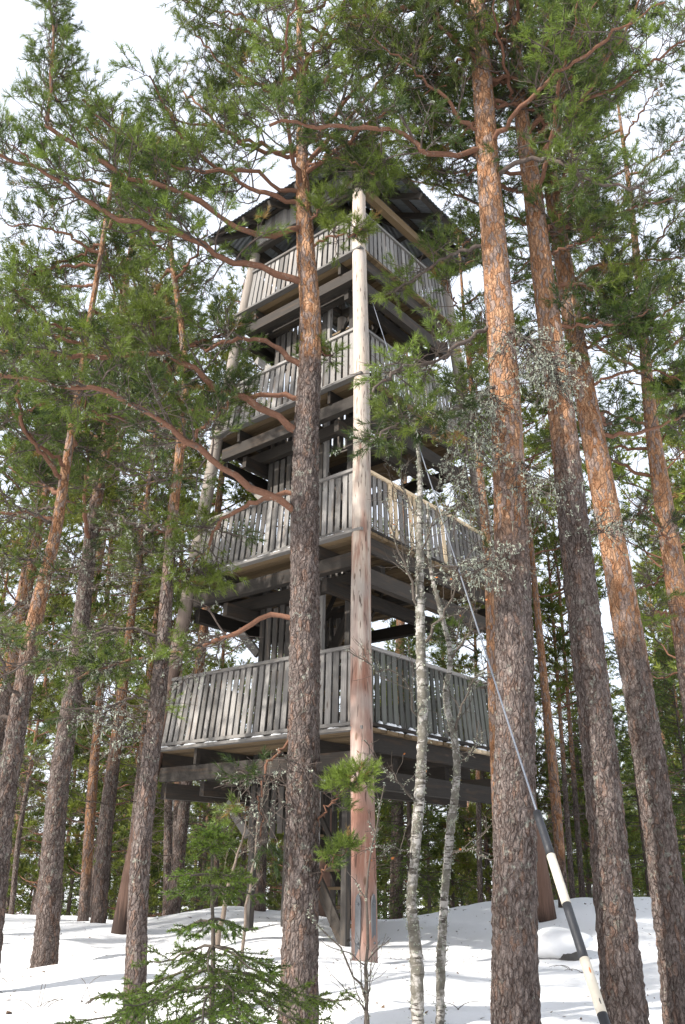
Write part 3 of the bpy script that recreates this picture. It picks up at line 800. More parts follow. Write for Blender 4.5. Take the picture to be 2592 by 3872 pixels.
# --- central pine in front of the tower
P1 = [(-.24, 6.5, -.11, .129), (-.25, 6.5, .81, .122), (-.28, 6.5, 2.39, .121), (-.33, 6.5, 4.34, .115), (-.32, 6.5, 5.02, .104), (-.34, 6.5, 5.74, .099), (-.39, 6.5, 6.26, .093), (-.43, 6.5, 6.8, .083), (-.47, 6.5, 7.37, .067), (-.49, 6.5, 7.79, .059), (-.53, 6.5, 8.61, .047)]
m1 = [
 ([(-.47, 6.5, 7.45), (-.22, 6.3, 7.38), (.03, 6.1, 7.15), (.27, 6.0, 6.88)], .016, G(t0=.25, dens=1.5, l2=(.2, .42))),
 ([(-.37, 6.5, 4.38), (-.88, 6.4, 4.65), (-1.18, 6.3, 4.74), (-1.33, 6.2, 4.85), (-1.49, 6.2, 4.96), (-1.85, 6.1, 4.89), (-2.37, 6.0, 4.82), (-3.03, 5.9, 4.76)], .036, G(t0=.3, dens=1.5, gray=.5, lichen=.15, l2=(.35, .85))),
 ([(-.30, 6.5, 3.55), (-.68, 6.4, 3.78), (-1.01, 6.3, 3.91), (-1.23, 6.2, 4.04), (-1.32, 6.1, 4.11), (-1.49, 6.0, 4.19), (-1.74, 5.9, 4.32), (-2.0, 5.8, 4.37), (-2.32, 5.7, 4.35), (-2.84, 5.6, 4.39)], .034, G(t0=.3, dens=1.5, gray=.7, lichen=.2, l2=(.3, .75), droop=.5)),
 ([(-.38, 6.5, 4.74), (-.87, 6.6, 4.81), (-1.18, 6.8, 4.79), (-1.5, 7.0, 4.87), (-1.83, 7.1, 4.97)], .024, G(t0=.45, gray=.4, lichen=.1, l2=(.3, .6))),
 ([(-.34, 6.5, 3.77), (-.66, 6.6, 3.81), (-.94, 6.8, 3.75), (-1.11, 6.9, 3.66), (-1.24, 7.0, 3.42), (-1.38, 7.1, 3.31), (-1.5, 7.2, 3.18)], .024, G(t0=.4, dens=1.6, gray=.9, lichen=.35, l2=(.25, .6), droop=.9)),
 ([(-.36, 6.5, 5.02), (-.62, 6.6, 5.34), (-.98, 6.8, 5.57), (-1.26, 7.0, 5.63), (-1.66, 7.2, 5.75), (-2.12, 7.4, 5.94)], .027, G(t0=.35, gray=.3, lichen=.15, l2=(.3, .7))),
 ([(-.29, 6.5, 2.71), (-.57, 6.6, 2.74), (-.86, 6.7, 2.61), (-1.22, 6.8, 2.5), (-1.49, 6.9, 2.47), (-1.95, 7.0, 2.41), (-2.23, 7.1, 2.33)], .024, G(t0=.3, dens=1.5, gray=1.2, dead=.1, lichen=.35, l2=(.25, .55), droop=.9)),
 ([(-.37, 6.5, 6.0), (-.6, 6.45, 6.04), (-.8, 6.4, 6.09), (-1.04, 6.3, 6.09), (-1.24, 6.2, 6.12), (-1.39, 6.1, 6.16), (-1.78, 6.0, 6.21), (-2.2, 5.9, 6.29), (-2.6, 5.8, 6.54), (-2.95, 5.7, 6.67), (-3.27, 5.6, 6.71)], .033, G(t0=.2, dens=1.25, l2=(.35, .8), lichen=.05)),
 ([(-.43, 6.5, 6.69), (-.69, 6.3, 6.42), (-.99, 6.1, 6.29), (-1.19, 6.0, 6.38), (-1.39, 5.9, 6.51), (-1.77, 5.8, 6.54), (-2.09, 5.7, 6.56), (-2.4, 5.6, 6.76), (-2.68, 5.5, 6.91), (-2.74, 5.5, 7.15), (-2.74, 5.5, 7.48), (-2.83, 5.5, 8.17), (-2.95, 5.5, 8.6)], .028, G(t0=.3, dens=1.0, l2=(.25, .5), gray=.15)),
 ([(-.49, 6.5, 7.7), (-.65, 6.5, 7.68), (-.96, 6.6, 7.8), (-1.22, 6.7, 8.06), (-1.52, 6.8, 8.47), (-1.79, 6.9, 8.85), (-1.95, 7.0, 9.1)], .024, G(t0=.3, dens=.9, l2=(.3, .65))),
 ([(-.47, 6.5, 7.14), (-.75, 6.4, 7.12), (-.92, 6.3, 7.19), (-1.06, 6.2, 7.11), (-1.29, 6.1, 6.98), (-1.58, 6.0, 6.93), (-1.75, 5.9, 6.9), (-1.94, 5.8, 6.98), (-2.12, 5.8, 7.11), (-2.28, 5.7, 7.19), (-2.5, 5.7, 7.45)], .022, G(t0=.4, dens=.75, l2=(.2, .45), gray=.2)),
 ([(-.15, 6.5, 1.13), (-.06, 6.35, 1.30), (.04, 6.25, 1.38), (.20, 6.2, 1.46)], .009, G(t0=.3, dens=2.2, l2=(.10, .2), l3=(.05, .12), gray=.1, green=.6, nl=.042, nw=.004)),
 ([(-.14, 6.5, .69), (-.08, 6.4, .85), (.0, 6.3, .93), (.08, 6.25, .98)], .007, G(t0=.3, dens=1.8, l2=(.07, .15), l3=(.04, .10), gray=.3, green=.5, nl=.042, nw=.004)),
 ([(-.37, 6.5, 1.75), (-.5, 6.4, 1.61), (-.55, 6.3, 1.39), (-.56, 6.3, 1.09)], .012, G(t0=.1, dens=1.8, l2=(.25, .55), dead=.9, lichen=.3, droop=1.2)),
]
pr1 = [(6.9, 10.3, 22, 1.3, 2.1, PI, 3.1, .35, G(t0=.2, l2=(.35, .8), per=26)),
       (6.3, 7.0, 2, .35, .6, -.3, .8, .2, G(t0=.3, l2=(.12, .25), l3=(.08, .2))),
       (4.6, 5.5, 1, .3, .5, .3, .7, .1, G(t0=.2, l2=(.12, .25), l3=(.06, .16), gray=.5))]
hero('pine_tree', 'tall grey barked pine standing right in front of the tower', P1, 10.9, 21, (4.3, 6.6), m1, pr1)
# --- thick pine right of the tower
P2 = [(1.13, 6.0, -.01, .147), (1.18, 6.0, .84, .144), (1.27, 6.0, 2.3, .136), (1.33, 6.0, 4.11, .128), (1.34, 6.0, 5.17, .123), (1.33, 6.0, 6.91, .108), (1.33, 6.0, 8.06, .101), (1.32, 6.0, 9.34, .088)]
m2 = [
 ([(1.28, 6.0, 7.21), (1.0, 5.9, 7.03), (.78, 5.8, 6.94), (.64, 5.7, 6.88), (.61, 5.7, 7.04), (.28, 5.6, 7.01), (0, 5.5, 6.94), (-.38, 5.4, 6.85), (-.67, 5.3, 6.75)], .028, G(t0=.3, dens=1.15, lichen=.18, l2=(.35, .75))),
 ([(1.35, 6.0, 6.88), (1.48, 5.9, 6.89), (1.66, 5.8, 6.92), (1.83, 5.7, 6.8), (1.95, 5.6, 6.64), (2.07, 5.5, 6.39), (2.38, 5.4, 6.19), (2.6, 5.4, 6.17)], .024, G(t0=.4, hf=.3, lichen=.25, l2=(.3, .6))),
 ([(1.28, 6.0, 5.22), (1.08, 5.9, 5.01), (.92, 5.8, 4.83), (.77, 5.7, 4.65), (.59, 5.6, 4.54), (.37, 5.5, 4.39), (.2, 5.4, 4.13)], .02, G(t0=.35, dens=.9, hf=.3, lichen=.15, gray=.3, l2=(.2, .45), droop=.3)),
 ([(1.31, 6.0, 9.31), (.88, 5.8, 9.05), (.6, 5.7, 8.81), (.28, 5.6, 8.53), (-.06, 5.5, 8.36)], .03, G(t0=.2, dens=1.2, l2=(.4, .8))),
 ([(1.31, 6.0, 6.08), (1.08, 6.2, 6.17), (.86, 6.4, 6.2), (.66, 6.5, 6.07), (.46, 6.6, 6.04)], .02, G(t0=.3, dens=.9, hf=.3, gray=.4, l2=(.2, .42))),
 ([(1.32, 6.0, 4.52), (.95, 5.8, 4.27), (.64, 5.6, 4.03), (.36, 5.4, 3.84), (.17, 5.3, 3.71)], .017, G(t0=.3, dens=.9, hf=.2, gray=.5, lichen=.3, l2=(.2, .42), droop=.5)),
 ([(1.37, 6.0, 5.18), (1.45, 5.8, 4.93), (1.56, 5.7, 4.75), (1.62, 5.6, 4.44)], .017, G(t0=.15, dens=2.8, hf=0, dead=1., lichen=.95, l2=(.25, .5), droop=1.6, curl=0)),
 ([(1.32, 6.0, 4.65), (1.06, 5.8, 4.31), (.94, 5.7, 3.82), (.87, 5.7, 3.38)], .015, G(t0=.1, dens=2.6, hf=0, dead=1., lichen=.9, l2=(.2, .42), droop=1.6, curl=0)),
 ([(1.37, 6.0, 3.91), (1.45, 5.8, 3.66), (1.44, 5.7, 3.36)], .010, G(t0=.1, dens=1.8, hf=0, dead=1., lichen=.8, l2=(.2, .4), droop=1.4, curl=0)),
 ([(1.33, 6.0, 3.08), (1.04, 5.7, 2.9), (.86, 5.6, 2.83)], .008, G(t0=.1, dens=1.5, hf=0, dead=1., lichen=.8, l2=(.12, .3), droop=.8, curl=0)),
]
pr2 = [(7.0, 10.2, 22, 1.3, 2.2, 0, 3.14, .3, G(t0=.2, l2=(.35, .85), per=26)),
       (5.4, 6.6, 2, .5, .8, 1.6, .6, .1, G(t0=.25, l2=(.2, .4), hf=.3, gray=.6, lichen=.1))]
r2 = hero('pine_tree', 'thickest pine trunk with flaky bark, just right of the tower behind the cable', P2, 11.2, 33, (1.9, 5.2), m2, pr2, S=60)
# --- lichen spotted pine
P3 = [(1.91, 6.3, -.05, .143), (1.91, 6.3, .71, .132), (1.91, 6.3, 1.89, .127), (1.89, 6.3, 3.28, .124), (1.88, 6.3, 4.49, .114), (1.84, 6.3, 5.89, .102), (1.81, 6.3, 7.22, .091), (1.78, 6.3, 7.93, .076), (1.78, 6.3, 8.95, .056)]
hero('pine_tree', 'lichen spotted pine between the thickest trunk and the dark leaning pine', P3, 10.6, 41, (2.8, 6.2), [
 ([(1.93, 6.3, 3.3), (2.05, 6.1, 3.35), (2.2, 6.0, 3.42)], .008, G(t0=.1, dens=1.2, hf=0, dead=1., lichen=.8, l2=(.1, .25), droop=.6, curl=0)),
 ([(1.86, 6.3, 5.2), (1.72, 6.5, 5.3), (1.6, 6.7, 5.5)], .014, G(t0=.2, dens=1.2, dead=.5, l2=(.15, .35)))],
 [(6.4, 10.0, 17, 1.2, 2.0, 0, 3.14, .3, G(t0=.2, l2=(.35, .8), per=25)), (5.4, 6.6, 4, .6, 1.2, .2, .9, .2, G(t0=.25, l2=(.25, .5), gray=.3, lichen=.1))])
# --- dark leaning pine at right
P4 = [(2.53, 7.0, -.14, .120), (2.54, 7.0, .55, .123), (2.52, 7.0, 1.84, .125), (2.47, 7.0, 2.94, .122), (2.4, 7.0, 4.2, .114), (2.31, 7.0, 5.65, .1), (2.27, 7.0, 6.73, .092), (2.23, 7.0, 7.81, .082), (2.21, 7.0, 8.92, .065)]
hero('pine_tree', 'dark leaning pine near the right edge with orange bark higher up', P4, 11.2, 52, (2.0, 4.0), [
 ([(2.35, 7.0, 5.65), (2.56, 6.7, 5.6), (2.79, 6.5, 5.61), (2.97, 6.3, 5.37)], .016, G(t0=.3, dens=1.7, l2=(.3, .6), lichen=.1)),
 ([(2.37, 7.0, 5.19), (2.64, 6.8, 5.27), (2.89, 6.6, 5.15), (3.14, 6.5, 4.95)], .016, G(t0=.35, dens=1.7, l2=(.3, .6), lichen=.1)),
 ([(2.29, 7.0, 6.45), (2.6, 6.8, 6.52), (2.92, 6.7, 6.5), (3.32, 6.6, 6.47)], .018, G(t0=.25, dens=1.6, l2=(.35, .7))),
 ([(2.27, 7.0, 7.2), (2.53, 6.8, 7.14), (2.83, 6.5, 6.98), (3.19, 6.3, 6.97)], .018, G(t0=.25, dens=1.4, l2=(.35, .7)))],
 [(7.0, 10.6, 16, 1.2, 2.1, 0, 3.14, .3, G(t0=.2, l2=(.35, .8), per=25)), (4.4, 6.8, 5, .8, 1.3, .3, 1.1, .1, G(t0=.3, l2=(.3, .6), gray=.2, lichen=.1))])
# --- reddish pine at the right edge
P5 = [(3.8, 9, 2.12, .129), (3.8, 9, 3.96, .124), (3.79, 9, 5.17, .11), (3.79, 9, 6.0, .086), (3.84, 9, 7.03, .067)]
hero('pine_tree', 'reddish pine cut by the right edge, beyond the dark leaning pine', P5, 11.5, 63, (1.5, 5.0), [],
 [(5.0, 11, 18, 1.2, 2.0, 0, 3.14, .25, G(t0=.2, l2=(.35, .8), per=12, nl=.075, nw=.0095)), (3.2, 5.2, 4, .5, 1.1, 3., 1.2, .1, G(t0=.2, l2=(.2, .4), dead=.8, lichen=.2))], S=36)
# --- slender crooked pine before the left post
P6 = [(-1.45, 7, -.2, .079), (-1.52, 7, .94, .076), (-1.52, 7, 1.6, .074), (-1.51, 7, 2.2, .069), (-1.52, 7, 2.87, .057), (-1.54, 7, 3.69, .051), (-1.54, 7, 4.59, .041), (-1.55, 7, 5.16, .038), (-1.64, 7, 5.77, .033), (-1.82, 7, 6.64, .027), (-1.92, 7, 7.22, .023)]
hero('pine_tree', 'slender crooked pine in front of the left tower post', P6, 8.2, 71, (2.6, 5.4), [
 ([(-1.5, 7, 2.62), (-1.75, 6.9, 2.70), (-2.1, 6.8, 2.58), (-2.5, 6.7, 2.35), (-2.75, 6.6, 2.2)], .016, G(t0=.2, dens=1.1, dead=.6, lichen=.4, l2=(.3, .6), hf=.2, droop=.9)),
 ([(-1.5, 7, 2.1), (-1.7, 6.9, 2.12), (-1.9, 6.8, 2.0), (-2.2, 6.7, 1.98)], .013, G(t0=.2, dens=1.1, dead=.9, lichen=.5, l2=(.25, .5), hf=.2, droop=.9)),
 ([(-1.52, 7, 1.95), (-1.62, 6.95, 1.82), (-1.75, 6.9, 1.85), (-1.95, 6.8, 1.95)], .018, G(t0=.2, dens=1.2, dead=.9, lichen=.5, l2=(.2, .4), hf=.2, droop=.5))],
 [(3.0, 4.8, 6, .5, 1.0, PI, 1.4, .15, G(t0=.2, l2=(.25, .5), dead=.7, gray=.2, lichen=.35, hf=.3, droop=.6)), (4.4, 7.8, 15, .7, 1.2, PI, 2.6, .3, G(t0=.2, l2=(.25, .5), per=25))], S=32, amp=.007, plate=.032)
# --- grey pine at left with its foot in a hollow, and the pine at the left edge
P7 = [(-3.14, 10.2, -.05, .133), (-3.25, 10.2, 1.67, .122), (-3.24, 10.2, 2.68, .116), (-3.26, 10.2, 3.77, .099), (-3.29, 10.2, 4.96, .086), (-3.28, 10.2, 5.93, .077), (-3.29, 10.2, 6.96, .062)]
hero('pine_tree', 'grey pine at left whose foot stands in a hollow in the snow', P7, 11.5, 81, (4.0, 8.0), [],
 [(4.6, 10.2, 24, 1.2, 2.1, 0, 3.14, .25, G(t0=.25, l2=(.35, .8), per=12, nl=.08, nw=.0105)), (2.4, 5.2, 9, .7, 1.5, 0, 3.14, .05, G(t0=.2, l2=(.3, .6), dead=.75, lichen=.3, hf=.3, droop=.6))], S=36)
P8 = [(-2.96, 8, .24, .112), (-3.02, 8, 1.49, .1), (-3.02, 8, 2.2, .095), (-3.01, 8, 3.14, .078), (-2.95, 8, 3.93, .063), (-2.95, 8, 4.68, .051)]
hero('pine_tree', 'leftmost pine, its foot outside the left edge', P8, 9.9, 92, (1.6, 4.2), [],
 [(4.0, 9.5, 24, 1.1, 1.9, 0, 3.14, .25, G(t0=.2, l2=(.3, .7), per=12, nl=.075, nw=.0095)), (1.6, 4.4, 10, .6, 1.3, 0, 3.14, .05, G(t0=.2, l2=(.3, .6), dead=.75, lichen=.35, hf=.3, droop=.6))], S=36)
# --- slim reddish pine by the right corner of the tower
P12 = [(1.65, 9.2, .42, .057), (1.66, 9.2, 1.23, .054), (1.68, 9.2, 2.58, .053), (1.71, 9.2, 4.37, .052), (1.67, 9.2, 5.52, .043), (1.63, 9.2, 6.46, .034)]
hero('pine_tree', 'slim reddish pine between the tower corner and the thickest trunk', P12, 9.0, 103, (.6, 2.2), [],
 [(5.2, 8.8, 10, .6, 1.2, 0, 3.14, .3, G(t0=.2, l2=(.25, .5), per=12, nl=.075, nw=.0095)), (2.6, 5.2, 5, .4, .9, 0, 3.14, .1, G(t0=.2, l2=(.2, .4), dead=.8, lichen=.4, hf=.2))], S=24, amp=.006, plate=.03)

# ------------------------------------------------------------------ mid-distance and far pines
def far_parts(poly, seed, crown0, top, n, lmax, orange, deadn=6, needle_m='needles_far', dens=.85, per=11):
    rng = np.random.default_rng(seed); poly = np.asarray(poly, float)
    base = poly[0, :3].copy()
    tm = trunk_mesh(poly, base, seed, orange, S=14, dz=.16, amp=.006, flare=.15)
    wood, hfs, nv, nt, ntn, off = [], [], [], [], [], 0
    lich = []
    for i in range(n):
        z = crown0 + (top - .25 - crown0) * (i + rng.uniform(0, 1)) / n
        f = (z - crown0) / (top - crown0)
        l_ = lmax * (1 - .72 * f ** 1.5) * rng.uniform(.7, 1.1) * (.75 + .6 * min(f, .35))
        lb = Limb(proc_limb(poly, z, rng.uniform(0, 2 * PI), l_, .1 + .55 * f + rng.normal(0, .12), rng, 5), .012 + .006 * l_, .006, rng, dens=dens, t0=.25, l2=(.35, .8), far=True, per=per, nl=.12, nw=.024, K=7, gray=.35 * (1 - f))
        wood.append(lb.wood); hfs.append(lb.hf)
        if lb.nd: nv.append(lb.nd[0]); ntn.append(lb.nd[2])
    for i in range(deadn):
        z = base[2] + 1.2 + (crown0 - base[2] - 1.2) * rng.uniform(0, 1)
        lb = Limb(proc_limb(poly, z, rng.uniform(0, 2 * PI), rng.uniform(.4, 1.2), rng.normal(0, .2), rng, 4), .011, .004, rng, dens=.6, t0=.3, l2=(.2, .5), far=True, dead=1., K=6, hf=.3, droop=.5, green=0)
        wood.append(lb.wood); hfs.append(lb.hf)
    V, Q = merge(wood); wm = build_mesh('branches', V - base, Q, None, {'hf': np.concatenate(hfs)}); wm.materials.append(M['limb'])
    V = np.concatenate(nv) - base; cm = build_mesh('crown', V, None, np.arange(len(V)).reshape(-1, 3), {'tone': np.concatenate(ntn)}, smooth=False); cm.materials.append(M[needle_m])
    tm.materials.append(M['bark'])
    return tm, wm, cm, base
def place(parts, name, loc, rotz, s, label, group, cat='tree'):
    tm, wm, cm = parts[:3]
    root = empty(name, loc, label=label, cat=cat, group=group)
    root.rotation_euler = (0, 0, rotz); root.scale = (s, s, s)
    for nm, me in (('trunk', tm), ('branches', wm), ('crown', cm)):
        obj(nm, me, None, root, kind='stuff' if nm == 'branches' else None)
    return root
MID = [
 ([(-3.58, 14, .05, .119), (-3.63, 14, 1.65, .118), (-3.62, 14, 3.01, .101), (-3.62, 14, 4.56, .075), (-3.61, 14, 5.43, .062)], 5.4, 11.0, 'pine with orange upper trunk standing on the snow crest left of the tower'),
 ([(-4.08, 15, -.03, .092), (-4.2, 15, 2.05, .09), (-4.27, 15, 3.54, .07), (-4.32, 15, 4.49, .056)], 4.8, 10.0, 'slim red brown pine on the crest between two grey pines at left'),
 ([(-5.6, 16, -.04, .049), (-5.68, 16, 1.37, .047), (-5.67, 16, 2.11, .036)], 2.2, 5.5, 'thin young pine with dead side twigs at far left'),
 ([(-3.09, 17, -.13, .088), (-3.25, 17, 1.84, .084), (-3.43, 17, 3.92, .071)], 5.0, 11.0, 'left one of two close pine trunks under the left platform corner'),
 ([(-3.12, 18, -.18, .085), (-3.27, 18, 1.9, .08), (-3.43, 18, 4.1, .07)], 5.6, 11.5, 'right one of two close pine trunks under the left platform corner'),
 ([(-1.24, 15, -.05, .12), (-1.28, 15, 1.4, .103), (-1.35, 15, 3.59, .086), (-1.37, 15, 4.62, .064)], 5.8, 11.0, 'grey pine on the crest behind the tower, left of its stair shaft'),
 ([(-2.75, 21, -.25, .079), (-2.83, 21, 2.08, .062), (-2.89, 21, 3.6, .053)], 4.2, 9.5, 'thin distant pine seen above the top of the young spruce'),
 ([(3.47, 14, .32, .086), (3.47, 14, 2.36, .088), (3.44, 14, 3.78, .074), (3.42, 14, 4.99, .061)], 5.2, 10.5, 'sunlit orange pine on the crest right of the thickest trunk'),
 ([(4.39, 17, .21, .056), (4.41, 17, 1.57, .054)], 3.6, 9.0, 'left one of two thin dark trunks beyond the crest at right'),
 ([(4.71, 17.5, .19, .058), (4.73, 17.5, 1.59, .056)], 3.9, 9.5, 'right one of two thin dark trunks beyond the crest at right'),
 ([(2.83, 18, .06, .055), (2.88, 18, 1.99, .054)], 3.8, 9.5, 'thin grey trunk behind the birches, right of the front post'),
]
for i, (poly, c0, top, lab) in enumerate(MID):
    poly = full_trunk(poly, top)
    tm, wm, cm, base = far_parts(poly, 200 + i, c0, top, 22, 1.7, (1.5, 4.0) if i not in (1, 7) else (.3, 1.5), deadn=9)
    place((tm, wm, cm), 'pine_tree', tuple(base), 0, 1, lab, 'pines on the snow crest')
protos = []
LOOK = ['orange trunked pine', 'high crowned pine', 'low branched bushy pine', 'straight grey pine', 'short broad crowned pine', 'very tall bare trunked pine', 'young bushy pine', 'small dense young pine']
for i in range(8):
    rng = np.random.default_rng(300 + i)
    H = (12.5, 14, 11, 13, 10, 15, 6.0, 4.2)[i]; c0 = (5.0, 6.0, 3.2, 4.5, 2.6, 6.5, .7, .4)[i]; r0 = (.11 + .006 * i) if i < 6 else .06
    lean = rng.normal(0, .25 if i < 6 else .08, 2)
    poly = [(0, 0, -.3, r0 * 1.05), (lean[0] * .3, lean[1] * .3, H * .35, r0 * .85), (lean[0] * .7, lean[1] * .7, H * .7, r0 * .5), (lean[0], lean[1], H, .012)]
    tm, wm, cm, base = far_parts(poly, 310 + i, c0, H, 34 if i < 6 else 40, 2.0 if i < 6 else (1.5, 1.2)[i - 6], (2.0 + i * .3, 4.5), deadn=8 if i < 6 else 0)
    for me in (tm, wm, cm):
        me.transform(Matrix.Translation((0, 0, -.3)))
    protos.append((tm, wm, cm))
# far spruces
def spruce_parts(seed, H, rmax, far=True):
    rng = np.random.default_rng(seed)
    poly = np.array([(0, 0, -.2, .09 * H / 8), (0, 0, H * .5, .05 * H / 8), (0, 0, H, .006)])
    tm = trunk_mesh(poly, np.zeros(3), seed, (90, 99), S=8, dz=.4, amp=.003, flare=.1); tm.materials.append(M['bark_far'])
    P, L = [], []
    n = int(H * 16)
    for i in range(n):
        z = .35 + (H - .4) * (i + rng.uniform()) / n; f = z / H
        l_ = (rmax * (1 - f) ** .8 + .12) * rng.uniform(.75, 1.12); az = rng.uniform(0, 2 * PI)
        d = np.array([math.cos(az), math.sin(az), .1 + .5 * f]); pts = []
        for k in range(6):
            t = k / 5
            pts.append(np.array([d[0] * l_ * t, d[1] * l_ * t, z + l_ * (d[2] * t - .55 * (1 - f) * t ** 1.3 + .22 * t ** 3)]))
        P.append(pts); L.append(l_)
    P = np.array(P); R = np.linspace(.014, .004, 6)[None] * np.ones((n, 1))
    items = [tubes(P, R, 3)]
    C2, r2_, L2, t2 = branch_out(P, R, 9, .12, 1, .18, .42, .9, -.25, 4, rng, curl=-.3, wob=.1)
    items.append(tubes(C2, np.full((len(C2), 4), .004), 3))
    V, Q = merge(items); wm = build_mesh('branches', V, Q, None, {'hf': np.zeros(len(V))}); wm.materials.append(M['twig'])
    pos = np.concatenate([C2[:, 0], C2[:, 2], P[:, 4]]); dr = norm(np.concatenate([C2[:, 2] - C2[:, 0], C2[:, 3] - C2[:, 2], P[:, 5] - P[:, 4]]))
    ln = np.full(len(pos), .2)
    V, T, tn = needles(pos, dr, ln, rng, 12, .045, .016, .6, 1.2)
    cm = build_mesh('crown', V, None, T, {'tone': tn}, smooth=False); cm.materials.append(M['spruce_far'])
    return tm, wm, cm
spr = [spruce_parts(400, 6.5, 1.5), spruce_parts(401, 8.5, 1.8), spruce_parts(402, 3.2, 1.0)]
rng = np.random.default_rng(77)
taken = [(p[0][0][0], p[0][0][1]) for p in MID] + [(-3.1, 10.2), (-2.9, 8), (3.8, 9)]
def free(x, y, dmin):
    return all((x - a) ** 2 + (y - b) ** 2 > dmin * dmin for a, b in taken) and not (abs(x - .06) < 3.6 and abs(y - 13.1) < 3.6)
def sector(x, y):
    t = x / y
    return ('at the left edge' if t < -.33 else 'between the left trunks' if t < -.2 else 'left of the stair shaft' if t < -.06 else 'behind the tower' if t < .06 else 'behind the birches' if t < .17 else 'behind the thickest trunk' if t < .26 else 'between the right trunks' if t < .36 else 'at the right edge')
def depth_word(y): return 'just beyond the crest' if y < 22 else 'in the mid forest' if y < 34 else 'deep in the forest' if y < 47 else 'in the farthest row'
def scatter(n, kinds, names, y0, y1, wide, dmin, skip, smin, smax, name, group):
    c = 0
    for tries in range(6000):
        if c >= n: break
        y = y0 + (y1 - y0) * rng.uniform() ** 1.2; x = rng.uniform(-1, 1) * (wide * y + 2)
        if not free(x, y, dmin) or skip(x, y): continue
        taken.append((x, y)); c += 1
        k = int(rng.integers(0, len(kinds)))
        place(kinds[k], name, (x, y, gz(x, y)), rng.uniform(0, 6.28), rng.uniform(smin, smax), f'{names[k]} {depth_word(y)}, {sector(x, y)}', group)
scatter(95, protos[:6], LOOK[:6], 16.6, 64, .56, 1.45, lambda x, y: y < 20 and abs(x) < 3.2, .82, 1.2, 'pine_tree', 'forest beyond the crest')
scatter(70, protos[6:], LOOK[6:], 18, 56, .5, .9, lambda x, y: y < 19.5 and abs(x) < 2.5, .75, 1.3, 'young_pine', 'young pines beyond the crest')
scatter(40, spr, ['dark spruce', 'tall dark spruce', 'small dark spruce'], 17.5, 52, .5, 1.0, lambda x, y: y < 21 and -3 < x < .5, .75, 1.15, 'spruce_tree', 'spruces beyond the crest')
for (x, y, k, sc_, lab) in ((-4.9, 12.3, 4, .95, 'broad crowned pine at the left edge, sunlit behind the leftmost pine'), (-2.75, 15.6, 1, .95, 'high crowned pine on the crest behind the left tower post'), (-5.9, 10.6, 4, .9, 'broad pine outside the left edge, its sunlit crown reaching in'), (-6.6, 13.6, 0, .95, 'orange trunked pine outside the left edge, its crown reaching in'), (-3.7, 16.4, 2, .9, 'bushy sunlit pine on the crest behind the left tower post'), (5.3, 12.6, 2, .95, 'bushy pine filling the right edge behind the dark leaning pine'), (6.6, 11.2, 4, 1.0, 'broad pine beyond the right edge, its crown reaching in')):
    taken.append((x, y)); place(protos[k], 'pine_tree', (x, y, gz(x, y)), x * 1.7, sc_, lab, 'pines on the snow crest')
n_b = 0  # unseen pines added to cut sky fill, kept sparse towards the sun
for tries in range(900):
    if n_b >= 34: break
    x, y = rng.uniform(-26, 26), rng.uniform(-26, 9)
    if abs(x) < .62 * max(y, 0) + 3.2 or x * x + y * y < 30 or not free(x, y, 2.6): continue
    q = np.array([x, y - 9.]); al_ = -(q @ np.array([-.84, -.54])); off = abs(q @ np.array([.54, -.84]))
    if off < 6 and -24 < al_ < 0 and rng.uniform() < .85: continue
    taken.append((x, y)); n_b += 1
    place(protos[int(rng.integers(0, 6))], 'pine_tree', (x, y, gz(x, y)), rng.uniform(0, 6.28), rng.uniform(.85, 1.15), 'unseen pine of the forest around the viewer, added to cut sky light', 'forest around the viewer')
for (x, y, k, s, lab) in ((1.55, 19.2, 0, .95, 'dark spruce right behind the front post and the birches'), (2.6, 20.6, 1, .75, 'taller dark spruce between the birches and the thickest trunk'), (5.9, 17.2, 0, .8, 'dark green spruce on the crest between the two right pines'), (7.2, 18.0, 0, .8, 'dark spruce at the right edge beyond the crest')):
    place(spr[k], 'spruce_tree', (x, y, gz(x, y)), x * 2, s, lab, 'spruces beyond the crest')

same = {}
for o in col.objects:
    if o.parent is None and o.get('label') and o.get('group') in ('forest beyond the crest', 'young pines beyond the crest', 'spruces beyond the crest'):
        same.setdefault(o['label'], []).append(o)
for lab, os_ in same.items():
    if 1 < len(os_) <= 5:
        os_.sort(key=lambda o: o.location.x / o.location.y)
        for o, wd in zip(os_, {2: ('leftmost', 'rightmost'), 3: ('leftmost', 'middle one', 'rightmost'), 4: ('leftmost', 'second from left', 'third from left', 'rightmost'), 5: ('leftmost', 'second from left', 'middle one', 'second from right', 'rightmost')}[len(os_)]):
            o['label'] = lab + ', ' + wd

